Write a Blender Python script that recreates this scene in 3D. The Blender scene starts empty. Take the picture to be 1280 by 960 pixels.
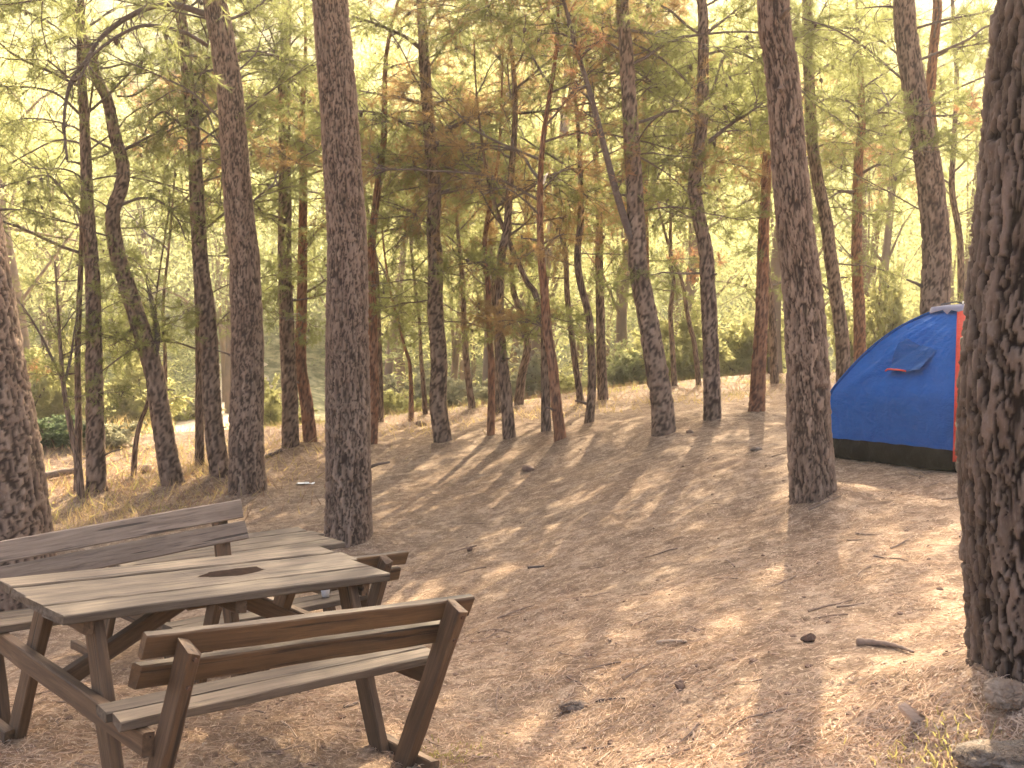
import bpy, math, random
import numpy as np
from mathutils import Vector, Matrix, Euler
R = math.radians
rng = np.random.default_rng(11)
random.seed(5)
scene = bpy.context.scene
col = scene.collection

# ------------------------------------------------------------------ camera, light, exposure
F_PX, PITCH, CAM_Z = 1350.0, R(3.65), 1.65          # focal length in pixels of a 1280 wide frame
cam_d = bpy.data.cameras.new('camera')
cam_d.sensor_width = 36.0
cam_d.lens = 36.0 * F_PX / 1280.0
cam_d.clip_start, cam_d.clip_end = 0.05, 3000
cam_d.dof.use_dof = True
cam_d.dof.focus_distance = 5.6
cam_d.dof.aperture_fstop = 6.5
cam = bpy.data.objects.new('camera', cam_d)
cam.location = (0, 0, CAM_Z)
cam.rotation_euler = (R(90) - PITCH, 0, 0)
col.objects.link(cam)
scene.camera = cam

SUN_EL, SUN_AZ = R(33), R(14)
world = bpy.data.worlds.new('World'); scene.world = world; world.use_nodes = True
wn = world.node_tree
bg = wn.nodes['Background']
sky = wn.nodes.new('ShaderNodeTexSky'); sky.sky_type = 'NISHITA'; sky.sun_disc = False
sky.sun_elevation, sky.sun_rotation = SUN_EL, SUN_AZ
sky.dust_density = 6.0; sky.ozone_density = .2; sky.air_density = .6
wn.links.new(sky.outputs[0], bg.inputs[0]); bg.inputs[1].default_value = 0.15
sun_d = bpy.data.lights.new('sun', 'SUN'); sun_d.energy = 4.8; sun_d.angle = R(0.55); sun_d.color = (1, .84, .60)
sun = bpy.data.objects.new('sun', sun_d)
sdir = Vector((math.sin(SUN_AZ) * math.cos(SUN_EL), math.cos(SUN_AZ) * math.cos(SUN_EL), math.sin(SUN_EL)))
sun.rotation_euler = sdir.to_track_quat('Z', 'Y').to_euler()
sun.location = (10, 30, 40)
col.objects.link(sun)
scene.view_settings.view_transform = 'Standard'
scene.view_settings.look = 'None'
scene.view_settings.gamma = 1.0
scene.view_settings.exposure = 2.5
cy = scene.cycles
cy.max_bounces = 8; cy.diffuse_bounces = 4; cy.transmission_bounces = 5; cy.glossy_bounces = 2; cy.volume_bounces = 1
cy.transparent_max_bounces = 8
cy.use_denoising = True
cy.sample_clamp_indirect = 8.0

# ------------------------------------------------------------------ small helpers
def tag(o, label=None, cat=None, group=None, kind=None):
    if label: o['label'] = label
    if cat: o['category'] = cat
    if group: o['group'] = group
    if kind: o['kind'] = kind
    return o

def empty(name, loc=(0, 0, 0), rot=(0, 0, 0)):
    o = bpy.data.objects.new(name, None)
    o.empty_display_size = .1
    o.location = loc; o.rotation_euler = rot
    col.objects.link(o)
    return o

def link(name, me, mats=(), parent=None, loc=None, rot=None, smooth=False):
    for m in (mats if isinstance(mats, (list, tuple)) else [mats]):
        if len(me.materials) < len(mats if isinstance(mats, (list, tuple)) else [mats]): me.materials.append(m)
    if smooth:
        me.polygons.foreach_set('use_smooth', np.ones(len(me.polygons), bool))
    o = bpy.data.objects.new(name, me)
    col.objects.link(o)
    if parent: o.parent = parent
    if loc is not None: o.location = loc
    if rot is not None: o.rotation_euler = rot
    return o

def mesh_np(name, V, F, attrs=None):
    """F: (m,k) array, all faces with k corners"""
    V = np.asarray(V, np.float32); F = np.asarray(F, np.int32)
    me = bpy.data.meshes.new(name)
    m, k = F.shape
    me.vertices.add(len(V)); me.vertices.foreach_set('co', V.ravel())
    me.loops.add(m * k); me.loops.foreach_set('vertex_index', F.ravel())
    me.polygons.add(m); me.polygons.foreach_set('loop_start', np.arange(0, m * k, k, dtype=np.int32))
    for an, av in (attrs or {}).items():
        a = me.attributes.new(an, 'FLOAT', 'POINT'); a.data.foreach_set('value', np.asarray(av, np.float32))
    me.update(calc_edges=True)
    return me

class MB:
    def __init__(s): s.v = []; s.f = []; s.mi = []
    def add(s, V, Fc, mi=0):
        n = len(s.v); s.v += [tuple(p) for p in V]; s.f += [tuple(i + n for i in q) for q in Fc]; s.mi += [mi] * len(Fc)
    def tube(s, pts, rad, sides=6, cap=True, mi=0):
        pts = [Vector(p) for p in pts]; n = len(pts); V = []; Fc = []
        for i, p in enumerate(pts):
            t = (pts[min(i + 1, n - 1)] - pts[max(i - 1, 0)]).normalized()
            a = t.cross(Vector((.31, .17, .93)) if abs(t.z) < .8 else Vector((1, .1, 0))).normalized(); b = t.cross(a)
            r = rad[i] if hasattr(rad, '__len__') else rad
            for k in range(sides):
                an = 2 * math.pi * k / sides
                V.append(p + (a * math.cos(an) + b * math.sin(an)) * r)
        for i in range(n - 1):
            for k in range(sides):
                k2 = (k + 1) % sides
                Fc.append((i * sides + k, i * sides + k2, (i + 1) * sides + k2, (i + 1) * sides + k))
        if cap:
            Fc.append(tuple(range(sides - 1, -1, -1))); Fc.append(tuple((n - 1) * sides + k for k in range(sides)))
        s.add(V, Fc, mi)
    def mesh(s, name):
        me = bpy.data.meshes.new(name); me.from_pydata(s.v, [], s.f)
        if any(s.mi): me.polygons.foreach_set('material_index', np.array(s.mi, np.int32))
        me.update(); return me
    def build(s, name, mats, parent=None, smooth=False, **k):
        return link(name, s.mesh(name), mats, parent, smooth=smooth, **k)

# numpy value noise
def _h(ix, iy, iz, seed):
    with np.errstate(over='ignore'):
        x = (ix.astype(np.int64) * 374761393 + iy.astype(np.int64) * 668265263 + iz.astype(np.int64) * 2147483647 + seed * 974634777) & 0xffffffff
        x = ((x ^ (x >> 13)) * 1274126177) & 0xffffffff
        x = ((x ^ (x >> 16)) * 2246822519) & 0xffffffff
        x = x ^ (x >> 15)
    return (x & 0xffffff) / float(0x1000000)
def vnoise(P, seed=0):
    P = np.asarray(P, float)
    if P.shape[-1] == 2: P = np.concatenate([P, np.zeros(P.shape[:-1] + (1,))], -1)
    I = np.floor(P).astype(np.int64); f = P - I; f = f * f * (3 - 2 * f)
    out = 0
    for dx in (0, 1):
        for dy in (0, 1):
            for dz in (0, 1):
                w = (f[..., 0] if dx else 1 - f[..., 0]) * (f[..., 1] if dy else 1 - f[..., 1]) * (f[..., 2] if dz else 1 - f[..., 2])
                out = out + w * _h(I[..., 0] + dx, I[..., 1] + dy, I[..., 2] + dz, seed)
    return out * 2 - 1
def fbm(P, oct=4, seed=0):
    a, s, o = 1.0, 1.0, 0
    for i in range(oct):
        o = o + a * vnoise(np.asarray(P) * s, seed + i * 17); a *= .5; s *= 2.03
    return o
def sstep(a, b, x):
    t = np.clip((np.asarray(x, float) - a) / (b - a), 0, 1); return t * t * (3 - 2 * t)

# ------------------------------------------------------------------ terrain height
TAB_LOC = (-1.348, 4.546, CAM_Z - 1.851); TAB_ROT = (R(2.047), R(2.744), R(44.0))
TAB_M = Matrix.Translation(TAB_LOC) @ Euler(TAB_ROT).to_matrix().to_4x4()
TAB_N = (TAB_M.to_3x3() @ Vector((0, 0, 1)))
TAB2_LOC = (-1.90, 6.95, CAM_Z - 2.25); TAB2_ROT = (R(1.0), R(1.0), R(45.0))
MOUNDS = [  # x, y, radius x, radius y, height
    (1.62, 13.6, 1.3, .5, .16), (2.4, 14.6, 1.0, .5, .14), (.9, 13.0, .8, .4, .08), (1.95, 3.75, .55, .5, .10),
    (-4.2, 10.2, .9, .4, .13), (-4.7, 11.2, 1.0, .35, .14), (-3.3, 11.4, 1.2, .4, .10), (-5.2, 9.4, .8, .4, .12), (-2.6, 10.2, .7, .4, .07),
    (.26, 6.7, .28, .16, .05)]
def ground(x, y, detail=True):
    x = np.asarray(x, float); y = np.asarray(y, float)
    lat = .75 * np.tanh(x / 4.2) * (1 - .5 * sstep(9, 20, y))
    z = -1.68 + lat - .36 * sstep(4.2, 8.0, y) * (1 - sstep(-.6, 3.2, x)) * (1 - sstep(9, 17, y))
    yc = np.clip(20.5 + .55 * x, 15, 26)
    t = np.maximum(0, y - yc)
    left = 1 - sstep(-9, -2, x)
    z = z - (3.0 - 1.5 * left) * (1 - np.exp(-(t / 10.0) ** 2))
    hill = np.maximum(0, y - 44)
    z = z + .19 * hill ** 1.2 * (1 - .25 * sstep(100, 260, y))
    P = np.stack([x, y], -1)
    z = z + sstep(24, 60, y) * 2.2 * vnoise(P / 17.0, 3)
    for mx, my, rx, ry, h in MOUNDS:
        z = z + h * np.exp(-((x - mx) / rx) ** 2 - ((y - my) / ry) ** 2)
    # trodden, level ground under the two picnic tables
    for loc, n in ((TAB_LOC, TAB_N),):
        pl = loc[2] - CAM_Z - ((x - loc[0]) * n.x + (y - loc[1]) * n.y) / n.z
        w = 1 - sstep(.9, 2.6, np.hypot(x - loc[0], y - loc[1]))
        z = z * (1 - w) + pl * w
    w = 1 - sstep(.9, 1.8, np.hypot(x - TAB2_LOC[0], y - TAB2_LOC[1]))
    z = z * (1 - w) + (TAB2_LOC[2] - CAM_Z) * w
    z = z + CAM_Z
    if detail:
        far = 1 - sstep(10, 40, y)
        z = z + .020 * vnoise(P / .9, 7) + .035 * vnoise(P / 2.7, 8) + .014 * far * vnoise(P / .33, 9) + .010 * far * vnoise(P / .14, 10) + .006 * far * vnoise(P / .07, 12)
    return z
def gz(x, y): return float(ground(np.array([x]), np.array([y]))[0])

def ray(px, py):
    d = Vector(((px - 640) / F_PX, 1.0, (480 - py) / F_PX))
    c, s = math.cos(-PITCH), math.sin(-PITCH)
    return Vector((d.x, d.y * c - d.z * s, d.y * s + d.z * c))
def at(px, py, depth):
    d = ray(px, py); return Vector((0, 0, CAM_Z)) + d * (depth / d.y)
def on_ground(px, py):
    d = ray(px, py); d = d / d.y
    ys = np.arange(2.5, 60, .02)
    h = CAM_Z + d.z * ys - ground(d.x * ys, ys, False)
    k = np.nonzero(h < 0)[0]
    y = ys[k[0]] if len(k) else 22.0
    return Vector((d.x * y, y, gz(d.x * y, y)))

# ------------------------------------------------------------------ materials
def new_mat(name):
    m = bpy.data.materials.new(name); m.use_nodes = True
    nt = m.node_tree; nt.nodes.clear()
    out = nt.nodes.new('ShaderNodeOutputMaterial')
    return m, nt, out
def N(nt, typ, **k):
    n = nt.nodes.new(typ)
    for a, b in k.items():
        if a == 'inp':
            for i, v in b.items():
                if hasattr(v, 'is_output') : nt.links.new(v, n.inputs[i])
                else: n.inputs[i].default_value = v
        else: setattr(n, a, b)
    return n
def ramp(nt, fac, stops):
    r = nt.nodes.new('ShaderNodeValToRGB'); e = r.color_ramp.elements
    while len(e) < len(stops): e.new(.5)
    for q, (p, c) in zip(e, stops): q.position = p; q.color = (*c, 1)
    nt.links.new(fac, r.inputs[0]); return r.outputs[0]
def mix(nt, fac, a, b, mode='MIX'):
    m = nt.nodes.new('ShaderNodeMix'); m.data_type = 'RGBA'; m.blend_type = mode
    for i, v in ((0, fac), (6, a), (7, b)):
        if hasattr(v, 'is_output'): nt.links.new(v, m.inputs[i])
        else: m.inputs[i].default_value = v if i == 0 else (*v, 1)
    return m.outputs[2]
def noise(nt, vec, scale, detail=4, rough=.55, dist=0):
    n = N(nt, 'ShaderNodeTexNoise', inp={'Scale': scale, 'Detail': detail, 'Roughness': rough, 'Distortion': dist})
    nt.links.new(vec, n.inputs['Vector']); return n.outputs['Fac']
def mapping(nt, vec, scale=(1, 1, 1), loc=(0, 0, 0)):
    n = N(nt, 'ShaderNodeMapping'); n.inputs['Scale'].default_value = scale; n.inputs['Location'].default_value = loc
    nt.links.new(vec, n.inputs[0]); return n.outputs[0]
def bump(nt, h, strength, dist=.01):
    b = N(nt, 'ShaderNodeBump', inp={'Strength': strength, 'Distance': dist}); nt.links.new(h, b.inputs['Height']); return b.outputs[0]
def math_(nt, op, a, b=0.0):
    m = nt.nodes.new('ShaderNodeMath'); m.operation = op
    for i, v in ((0, a), (1, b)):
        if hasattr(v, 'is_output'): nt.links.new(v, m.inputs[i])
        else: m.inputs[i].default_value = v
    return m.outputs[0]
def principled(nt, out, base, rough=.8, normal=None, spec=.3):
    p = N(nt, 'ShaderNodeBsdfPrincipled')
    for i, v in (('Base Color', base), ('Roughness', rough), ('Specular IOR Level', spec)):
        if hasattr(v, 'is_output'): nt.links.new(v, p.inputs[i])
        else: p.inputs[i].default_value = (*v, 1) if i == 'Base Color' else v
    if normal is not None: nt.links.new(normal, p.inputs['Normal'])
    nt.links.new(p.outputs[0], out.inputs[0]); return p

def m_ground():
    m, nt, out = new_mat('forest_floor')
    pos = N(nt, 'ShaderNodeNewGeometry').outputs['Position']
    big = noise(nt, pos, .55, 4, .6); mid = noise(nt, pos, 3.2, 5, .65); fine = noise(nt, pos, 38, 4, .7)
    fib = noise(nt, mapping(nt, pos, (60, 190, 60)), 1.0, 3, .65, .8)
    fib2 = noise(nt, mapping(nt, pos, (170, 50, 60), (3, 1, 0)), 1.0, 3, .65, .8)
    c = ramp(nt, mid, [(.3, (.188, .127, .080)), (.5, (.36, .250, .160)), (.7, (.52, .375, .245))])
    c = mix(nt, ramp(nt, big, [(.4, (0, 0, 0)), (.62, (1, 1, 1))]), c, mix(nt, .5, c, (.34, .20, .11)))
    c = mix(nt, ramp(nt, fine, [(.3, (0, 0, 0)), (.7, (.8, .8, .8))]), mix(nt, .6, c, (.10, .06, .035)), c)
    fl = noise(nt, pos, 55, 2, .6); c = mix(nt, ramp(nt, fl, [(.60, (0, 0, 0)), (.68, (.8, .8, .8))]), c, (.58, .43, .28))
    lp = noise(nt, mapping(nt, pos, (9, 9, 9), (2, 7, 0)), 1.0, 6, .8); c = mix(nt, ramp(nt, lp, [(.40, (.6, .6, .6)), (.5, (0, 0, 0))]), c, (.15, .092, .055)); c = mix(nt, ramp(nt, lp, [(.52, (0, 0, 0)), (.62, (.55, .55, .55))]), c, (.52, .38, .255))
    dk = noise(nt, mapping(nt, pos, (13, 13, 13), (5, 2, 0)), 1.0, 5, .75); c = mix(nt, ramp(nt, dk, [(.34, (.75, .75, .75)), (.46, (0, 0, 0))]), c, (.11, .065, .04))
    fm = math_(nt, 'MAXIMUM', ramp(nt, fib, [(.58, (0, 0, 0)), (.72, (1, 1, 1))]), ramp(nt, fib2, [(.6, (0, 0, 0)), (.74, (1, 1, 1))]))
    c = mix(nt, math_(nt, 'MULTIPLY', fm, .45), c, (.46, .32, .20))
    # the far slope carries dry grass and green scrub
    sep = N(nt, 'ShaderNodeSeparateXYZ'); nt.links.new(pos, sep.inputs[0])
    mr = N(nt, 'ShaderNodeMapRange', inp={1: 22.0, 2: 40.0}); nt.links.new(sep.outputs['Y'], mr.inputs[0])
    g = noise(nt, pos, .12, 5, .6)
    gc = ramp(nt, g, [(.35, (.13, .14, .065)), (.5, (.24, .23, .12)), (.65, (.38, .34, .21))])
    g2 = noise(nt, pos, 1.6, 6, .75); gc = mix(nt, ramp(nt, g2, [(.42, (.8, .8, .8)), (.54, (0, 0, 0))]), gc, (.10, .105, .05)); gc = mix(nt, ramp(nt, g2, [(.54, (0, 0, 0)), (.66, (.7, .7, .7))]), gc, (.46, .40, .24))
    c = mix(nt, mr.outputs[0], c, gc)
    h = math_(nt, 'ADD', math_(nt, 'MULTIPLY', fine, .8), math_(nt, 'MULTIPLY', fm, .5))
    principled(nt, out, c, .92, bump(nt, h, .9, .018), .12)
    return m

def m_bark(name, plate, groove, red, redamt=.35):
    m, nt, out = new_mat(name)
    tc = N(nt, 'ShaderNodeTexCoord').outputs['Object']
    tint = N(nt, 'ShaderNodeAttribute', attribute_name='tint').outputs['Fac']
    edge = N(nt, 'ShaderNodeAttribute', attribute_name='edge').outputs['Fac']
    n1 = noise(nt, mapping(nt, tc, (26, 26, 9)), 1.0, 5, .7, .4); n2 = noise(nt, mapping(nt, tc, (110, 110, 40)), 1.0, 3, .6)
    n3 = noise(nt, tc, 1.1, 3, .6)
    pl = mix(nt, tint, tuple(.55 * a for a in plate), tuple(1.6 * a for a in plate))
    pl = mix(nt, ramp(nt, n1, [(.35, (0, 0, 0)), (.7, (.6, .6, .6))]), pl, red)
    pl = mix(nt, math_(nt, 'MULTIPLY', ramp(nt, n3, [(.42, (0, 0, 0)), (.65, (1, 1, 1))]), redamt), pl, red)
    pl = mix(nt, ramp(nt, n2, [(.55, (0, 0, 0)), (.8, (.5, .5, .5))]), pl, tuple(min(1, 1.7 * a + .03) for a in plate))
    sp_ = N(nt, 'ShaderNodeSeparateXYZ'); nt.links.new(tc, sp_.inputs[0]); hz_ = N(nt, 'ShaderNodeMapRange', inp={1: 2.0, 2: 6.0, 4: .28}); nt.links.new(sp_.outputs['Z'], hz_.inputs[0])
    pl = mix(nt, hz_.outputs[0], pl, tuple(1.35 * q for q in red))
    c = mix(nt, edge, groove, pl)
    h = math_(nt, 'ADD', n1, math_(nt, 'MULTIPLY', n2, .5))
    principled(nt, out, c, .9, bump(nt, h, .9, .008), .15)
    return m

def m_needle(name, ca, cb, trans, tmix=.5):
    m, nt, out = new_mat(name)
    rnd = N(nt, 'ShaderNodeObjectInfo').outputs['Random']
    pos = N(nt, 'ShaderNodeNewGeometry').outputs['Position']
    n = noise(nt, pos, 1.3, 3, .6)
    f = math_(nt, 'ADD', math_(nt, 'MULTIPLY', rnd, .5), math_(nt, 'MULTIPLY', n, .6))
    c = ramp(nt, f, [(.2, ca), (.75, cb)])
    tcol = mix(nt, ramp(nt, f, [(.2, (0, 0, 0)), (.75, (1, 1, 1))]), trans, tuple(1.25 * a for a in trans))
    d = N(nt, 'ShaderNodeBsdfDiffuse'); nt.links.new(c, d.inputs[0])
    t = N(nt, 'ShaderNodeBsdfTranslucent'); nt.links.new(tcol, t.inputs[0])
    s = N(nt, 'ShaderNodeMixShader', inp={0: tmix}); nt.links.new(d.outputs[0], s.inputs[1]); nt.links.new(t.outputs[0], s.inputs[2])
    nt.links.new(s.outputs[0], out.inputs[0]); return m

def m_wood(name, light, mid, dark, rough=.75, streak=1.0):
    m, nt, out = new_mat(name)
    tc = N(nt, 'ShaderNodeTexCoord').outputs['Object']
    rnd = N(nt, 'ShaderNodeObjectInfo').outputs['Random']
    cmb = N(nt, 'ShaderNodeCombineXYZ'); 
    for i in range(3): nt.links.new(math_(nt, 'MULTIPLY', rnd, (31.0, 17.0, 23.0)[i]), cmb.inputs[i])
    v = N(nt, 'ShaderNodeVectorMath', operation='ADD'); nt.links.new(tc, v.inputs[0]); nt.links.new(cmb.outputs[0], v.inputs[1]); v = v.outputs[0]
    g1 = noise(nt, mapping(nt, v, (2.2, 34, 34)), 1.0, 5, .65, .5)
    g2 = noise(nt, mapping(nt, v, (7, 150, 150)), 1.0, 3, .6, .3)
    blot = noise(nt, mapping(nt, v, (2.2, 5, 5)), 1.0, 4, .6)
    c = ramp(nt, g1, [(.28, dark), (.48, mid), (.68, light)])
    c = mix(nt, math_(nt, 'MULTIPLY', ramp(nt, g2, [(.55, (0, 0, 0)), (.7, (1, 1, 1))]), .55 * streak), c, dark)
    c = mix(nt, ramp(nt, blot, [(.35, (.55, .55, .55)), (.6, (0, 0, 0))]), c, mix(nt, .5, mid, dark))
    # darker cracks that run with the grain
    cr = noise(nt, mapping(nt, v, (1.3, 42, 42), (4, 0, 0)), 1.0, 2, .5, .2)
    cm = ramp(nt, cr, [(.30, (1, 1, 1)), (.36, (0, 0, 0))])
    c = mix(nt, math_(nt, 'MULTIPLY', cm, .75), c, tuple(.35 * a for a in dark))
    h = math_(nt, 'SUBTRACT', math_(nt, 'ADD', g1, math_(nt, 'MULTIPLY', g2, .6)), math_(nt, 'MULTIPLY', cm, .8))
    tint = math_(nt, 'ADD', .82, math_(nt, 'MULTIPLY', rnd, .36))
    hsv = N(nt, 'ShaderNodeHueSaturation'); nt.links.new(c, hsv.inputs['Color']); nt.links.new(tint, hsv.inputs['Value'])
    principled(nt, out, hsv.outputs[0], rough, bump(nt, h, .55, .004), .3)
    return m

def m_plain(name, c, rough=.8, var=.25, scale=12, bumpd=.004, spec=.3, detail=5):
    m, nt, out = new_mat(name)
    tc = N(nt, 'ShaderNodeTexCoord').outputs['Object']
    n = noise(nt, tc, scale, detail, .65)
    cc = ramp(nt, n, [(.25, tuple(a * (1 - var) for a in c)), (.75, tuple(min(1, a * (1 + var)) for a in c))])
    principled(nt, out, cc, rough, bump(nt, n, .6, bumpd), spec)
    return m

def m_fabric(name, c, rough=.55, trans=.25):
    m, nt, out = new_mat(name)
    tc = N(nt, 'ShaderNodeTexCoord').outputs['Object']
    n1 = noise(nt, tc, 7, 5, .6, .6); n2 = noise(nt, mapping(nt, tc, (20, 20, 60)), 1.0, 3, .6, .5)
    cc = ramp(nt, n1, [(.3, tuple(a * .88 for a in c)), (.7, tuple(min(1, a * 1.1) for a in c))])
    nrm = bump(nt, math_(nt, 'ADD', n1, math_(nt, 'MULTIPLY', n2, .3)), .8, .03)
    p = N(nt, 'ShaderNodeBsdfPrincipled', inp={'Roughness': rough, 'Specular IOR Level': .04})
    nt.links.new(cc, p.inputs['Base Color']); nt.links.new(nrm, p.inputs['Normal'])
    t = N(nt, 'ShaderNodeBsdfTranslucent'); nt.links.new(cc, t.inputs[0]); nt.links.new(nrm, t.inputs['Normal'])
    s = N(nt, 'ShaderNodeMixShader', inp={0: trans}); nt.links.new(p.outputs[0], s.inputs[1]); nt.links.new(t.outputs[0], s.inputs[2])
    nt.links.new(s.outputs[0], out.inputs[0]); return m

M = {}
M['floor'] = m_ground()
M['bark'] = m_bark('pine_bark', (.225, .158, .108), (.050, .031, .021), (.165, .095, .060))
M['bark_dark'] = m_bark('old_pine_bark', (.130, .096, .072), (.018, .011, .008), (.085, .050, .032), .3)
M['bark_red'] = m_bark('young_pine_bark', (.24, .135, .08), (.09, .046, .03), (.27, .105, .045), .8)
M['twig'] = m_plain('twig_bark', (.12, .085, .065), .9, .35, 30)
M['needle'] = m_needle('pine_needles', (.075, .09, .026), (.125, .125, .035), (.30, .31, .115), .53)
M['needle_dry'] = m_needle('dry_pine_needles', (.20, .09, .045), (.26, .14, .08), (.46, .24, .12))
M['needle_brown'] = m_needle('withered_pine_needles', (.15, .10, .05), (.19, .12, .055), (.40, .26, .11))
M['leaf_far'] = m_needle('far_foliage', (.085, .105, .05), (.15, .165, .08), (.38, .39, .18), .56)
M['leaf_yellow'] = m_needle('yellow_green_leaves', (.14, .145, .055), (.22, .21, .085), (.51, .485, .205), .59)
M['leaf_grey'] = m_needle('grey_green_leaves', (.20, .19, .14), (.28, .26, .19), (.40, .38, .22), .5)
M['leaf_blue'] = m_needle('blue_green_leaves', (.075, .105, .06), (.11, .14, .08), (.20, .25, .12), .45)
M['grass'] = m_needle('dry_grass', (.26, .20, .10), (.36, .27, .13), (.50, .36, .15))
M['grass_green'] = m_needle('green_grass', (.20, .17, .06), (.32, .26, .10), (.38, .33, .11))
M['litter_red'] = m_needle('reddish_fallen_needles', (.22, .13, .085), (.36, .23, .15), (.30, .18, .10), .25)
M['litter'] = m_needle('fallen_needles', (.28, .185, .125), (.49, .35, .245), (.40, .27, .16), .25)
M['wood_top'] = m_wood('bleached_wood', (.168, .124, .084), (.110, .079, .051), (.040, .026, .017), .8)
M['wood_brown'] = m_wood('brown_stained_wood', (.165, .092, .040), (.105, .058, .025), (.036, .018, .010), .65)
M['wood_grey'] = m_wood('greyed_wood', (.30, .225, .16), (.215, .155, .108), (.06, .042, .032), .8)
M['wood_frame'] = m_wood('weathered_frame_wood', (.16, .095, .050), (.105, .060, .030), (.045, .027, .017), .75)
M['rust'] = m_plain('rusty_steel', (.09, .045, .025), .7, .4, 60)
M['far_bark'] = m_plain('far_bark', (.20, .135, .09), .9, .3, 2)
M['pale_wood'] = m_wood('split_pale_wood', (.62, .47, .33), (.50, .36, .25), (.28, .18, .11), .85)
M['char'] = m_plain('charred_wood', (.020, .010, .006), .95, .4, 20, .004, .05)
def m_rock(name, c, dirt):
    m, nt, out = new_mat(name)
    pos = N(nt, 'ShaderNodeNewGeometry').outputs['Position']
    a = noise(nt, pos, 14, 6, .7); b_ = noise(nt, pos, 70, 4, .7); d = noise(nt, pos, 5, 4, .65, .8)
    v = N(nt, 'ShaderNodeTexVoronoi', feature='DISTANCE_TO_EDGE', inp={'Scale': 9.0}); 
    w = N(nt, 'ShaderNodeVectorMath', operation='ADD'); nz = N(nt, 'ShaderNodeTexNoise', inp={'Scale': 9.0}); nt.links.new(pos, nz.inputs['Vector']); nt.links.new(nz.outputs['Color'], w.inputs[0]); nt.links.new(pos, w.inputs[1]); nt.links.new(w.outputs[0], v.inputs['Vector'])
    ck = ramp(nt, v.outputs['Distance'], [(.0, (0, 0, 0)), (.035, (1, 1, 1))])
    cc = ramp(nt, a, [(.3, tuple(.55 * q for q in c)), (.5, c), (.72, tuple(1.5 * q for q in c))])
    cc = mix(nt, ramp(nt, d, [(.42, (0, 0, 0)), (.6, (.85, .85, .85))]), cc, dirt)
    cc = mix(nt, ramp(nt, b_, [(.58, (0, 0, 0)), (.7, (.5, .5, .5))]), cc, tuple(1.8 * q for q in c))
    h = math_(nt, 'ADD', math_(nt, 'ADD', a, math_(nt, 'MULTIPLY', b_, .5)), math_(nt, 'MULTIPLY', ck, .5))
    principled(nt, out, cc, .95, bump(nt, h, 1.0, .02), .15); return m
M['rock'] = m_rock('sandstone', (.27, .20, .14), (.20, .13, .085))
M['rock_grey'] = m_rock('grey_stone', (.17, .14, .11), (.15, .105, .07))
M['clod'] = m_plain('earth_clod', (.17, .105, .07), .95, .35, 16, .01)
M['chip'] = m_plain('pale_chips', (.38, .28, .19), .9, .3, 3)
M['white'] = m_plain('white_paper', (.78, .78, .76), .7, .08, 8, .001)
M['path'] = m_plain('pale_dust', (.58, .48, .36), .95, .12, 1.5, .01)
M['blue'] = m_fabric('blue_tent_cloth', (.012, .098, .34), .9, .15)
M['blue_dark'] = m_fabric('dark_blue_tent_cloth', (.010, .070, .225), .9, .10)
M['red'] = m_fabric('red_tent_cloth', (.62, .075, .045), .55, .25)
M['black'] = m_fabric('black_groundsheet', (.007, .008, .008), .65, .02)
M['pale'] = m_fabric('pale_tent_cloth', (.34, .32, .36), .9, .2)
M['pole'] = m_plain('tent_pole', (.05, .05, .055), .4, .1)
M['litter_twig'] = m_plain('dead_twig_bark', (.22, .15, .105), .9, .35, 30)
M['cone'] = m_plain('pine_cone_scales', (.11, .065, .042), .85, .35, 20)
M['trap'] = m_plain('grey_wall', (.30, .30, .36), .8, .1, 3)
M['roof'] = m_plain('grey_roof', (.20, .20, .25), .8, .1, 3)

# ------------------------------------------------------------------ ground sheet
def axis(segs):
    out = [segs[0][0]]
    for a, b, s0, s1 in segs:
        x = a; 
        while x < b - 1e-6:
            t = (x - a) / (b - a); x = min(b, x + s0 + (s1 - s0) * t); out.append(x)
    return np.array(out)
def smooth_pts(p, n):
    p = [Vector(q) for q in p]; out = []
    for i in range(len(p) - 1):
        a, b, c, d = p[max(i - 1, 0)], p[i], p[i + 1], p[min(i + 2, len(p) - 1)]
        for k in range(n):
            t = k / n; t2, t3 = t * t, t * t * t
            out.append(.5 * ((2 * b) + (c - a) * t + (2 * a - 5 * b + 4 * c - d) * t2 + (3 * b - 3 * c + d - a) * t3))
    out.append(p[-1]); return out
BANKS = []
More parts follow.
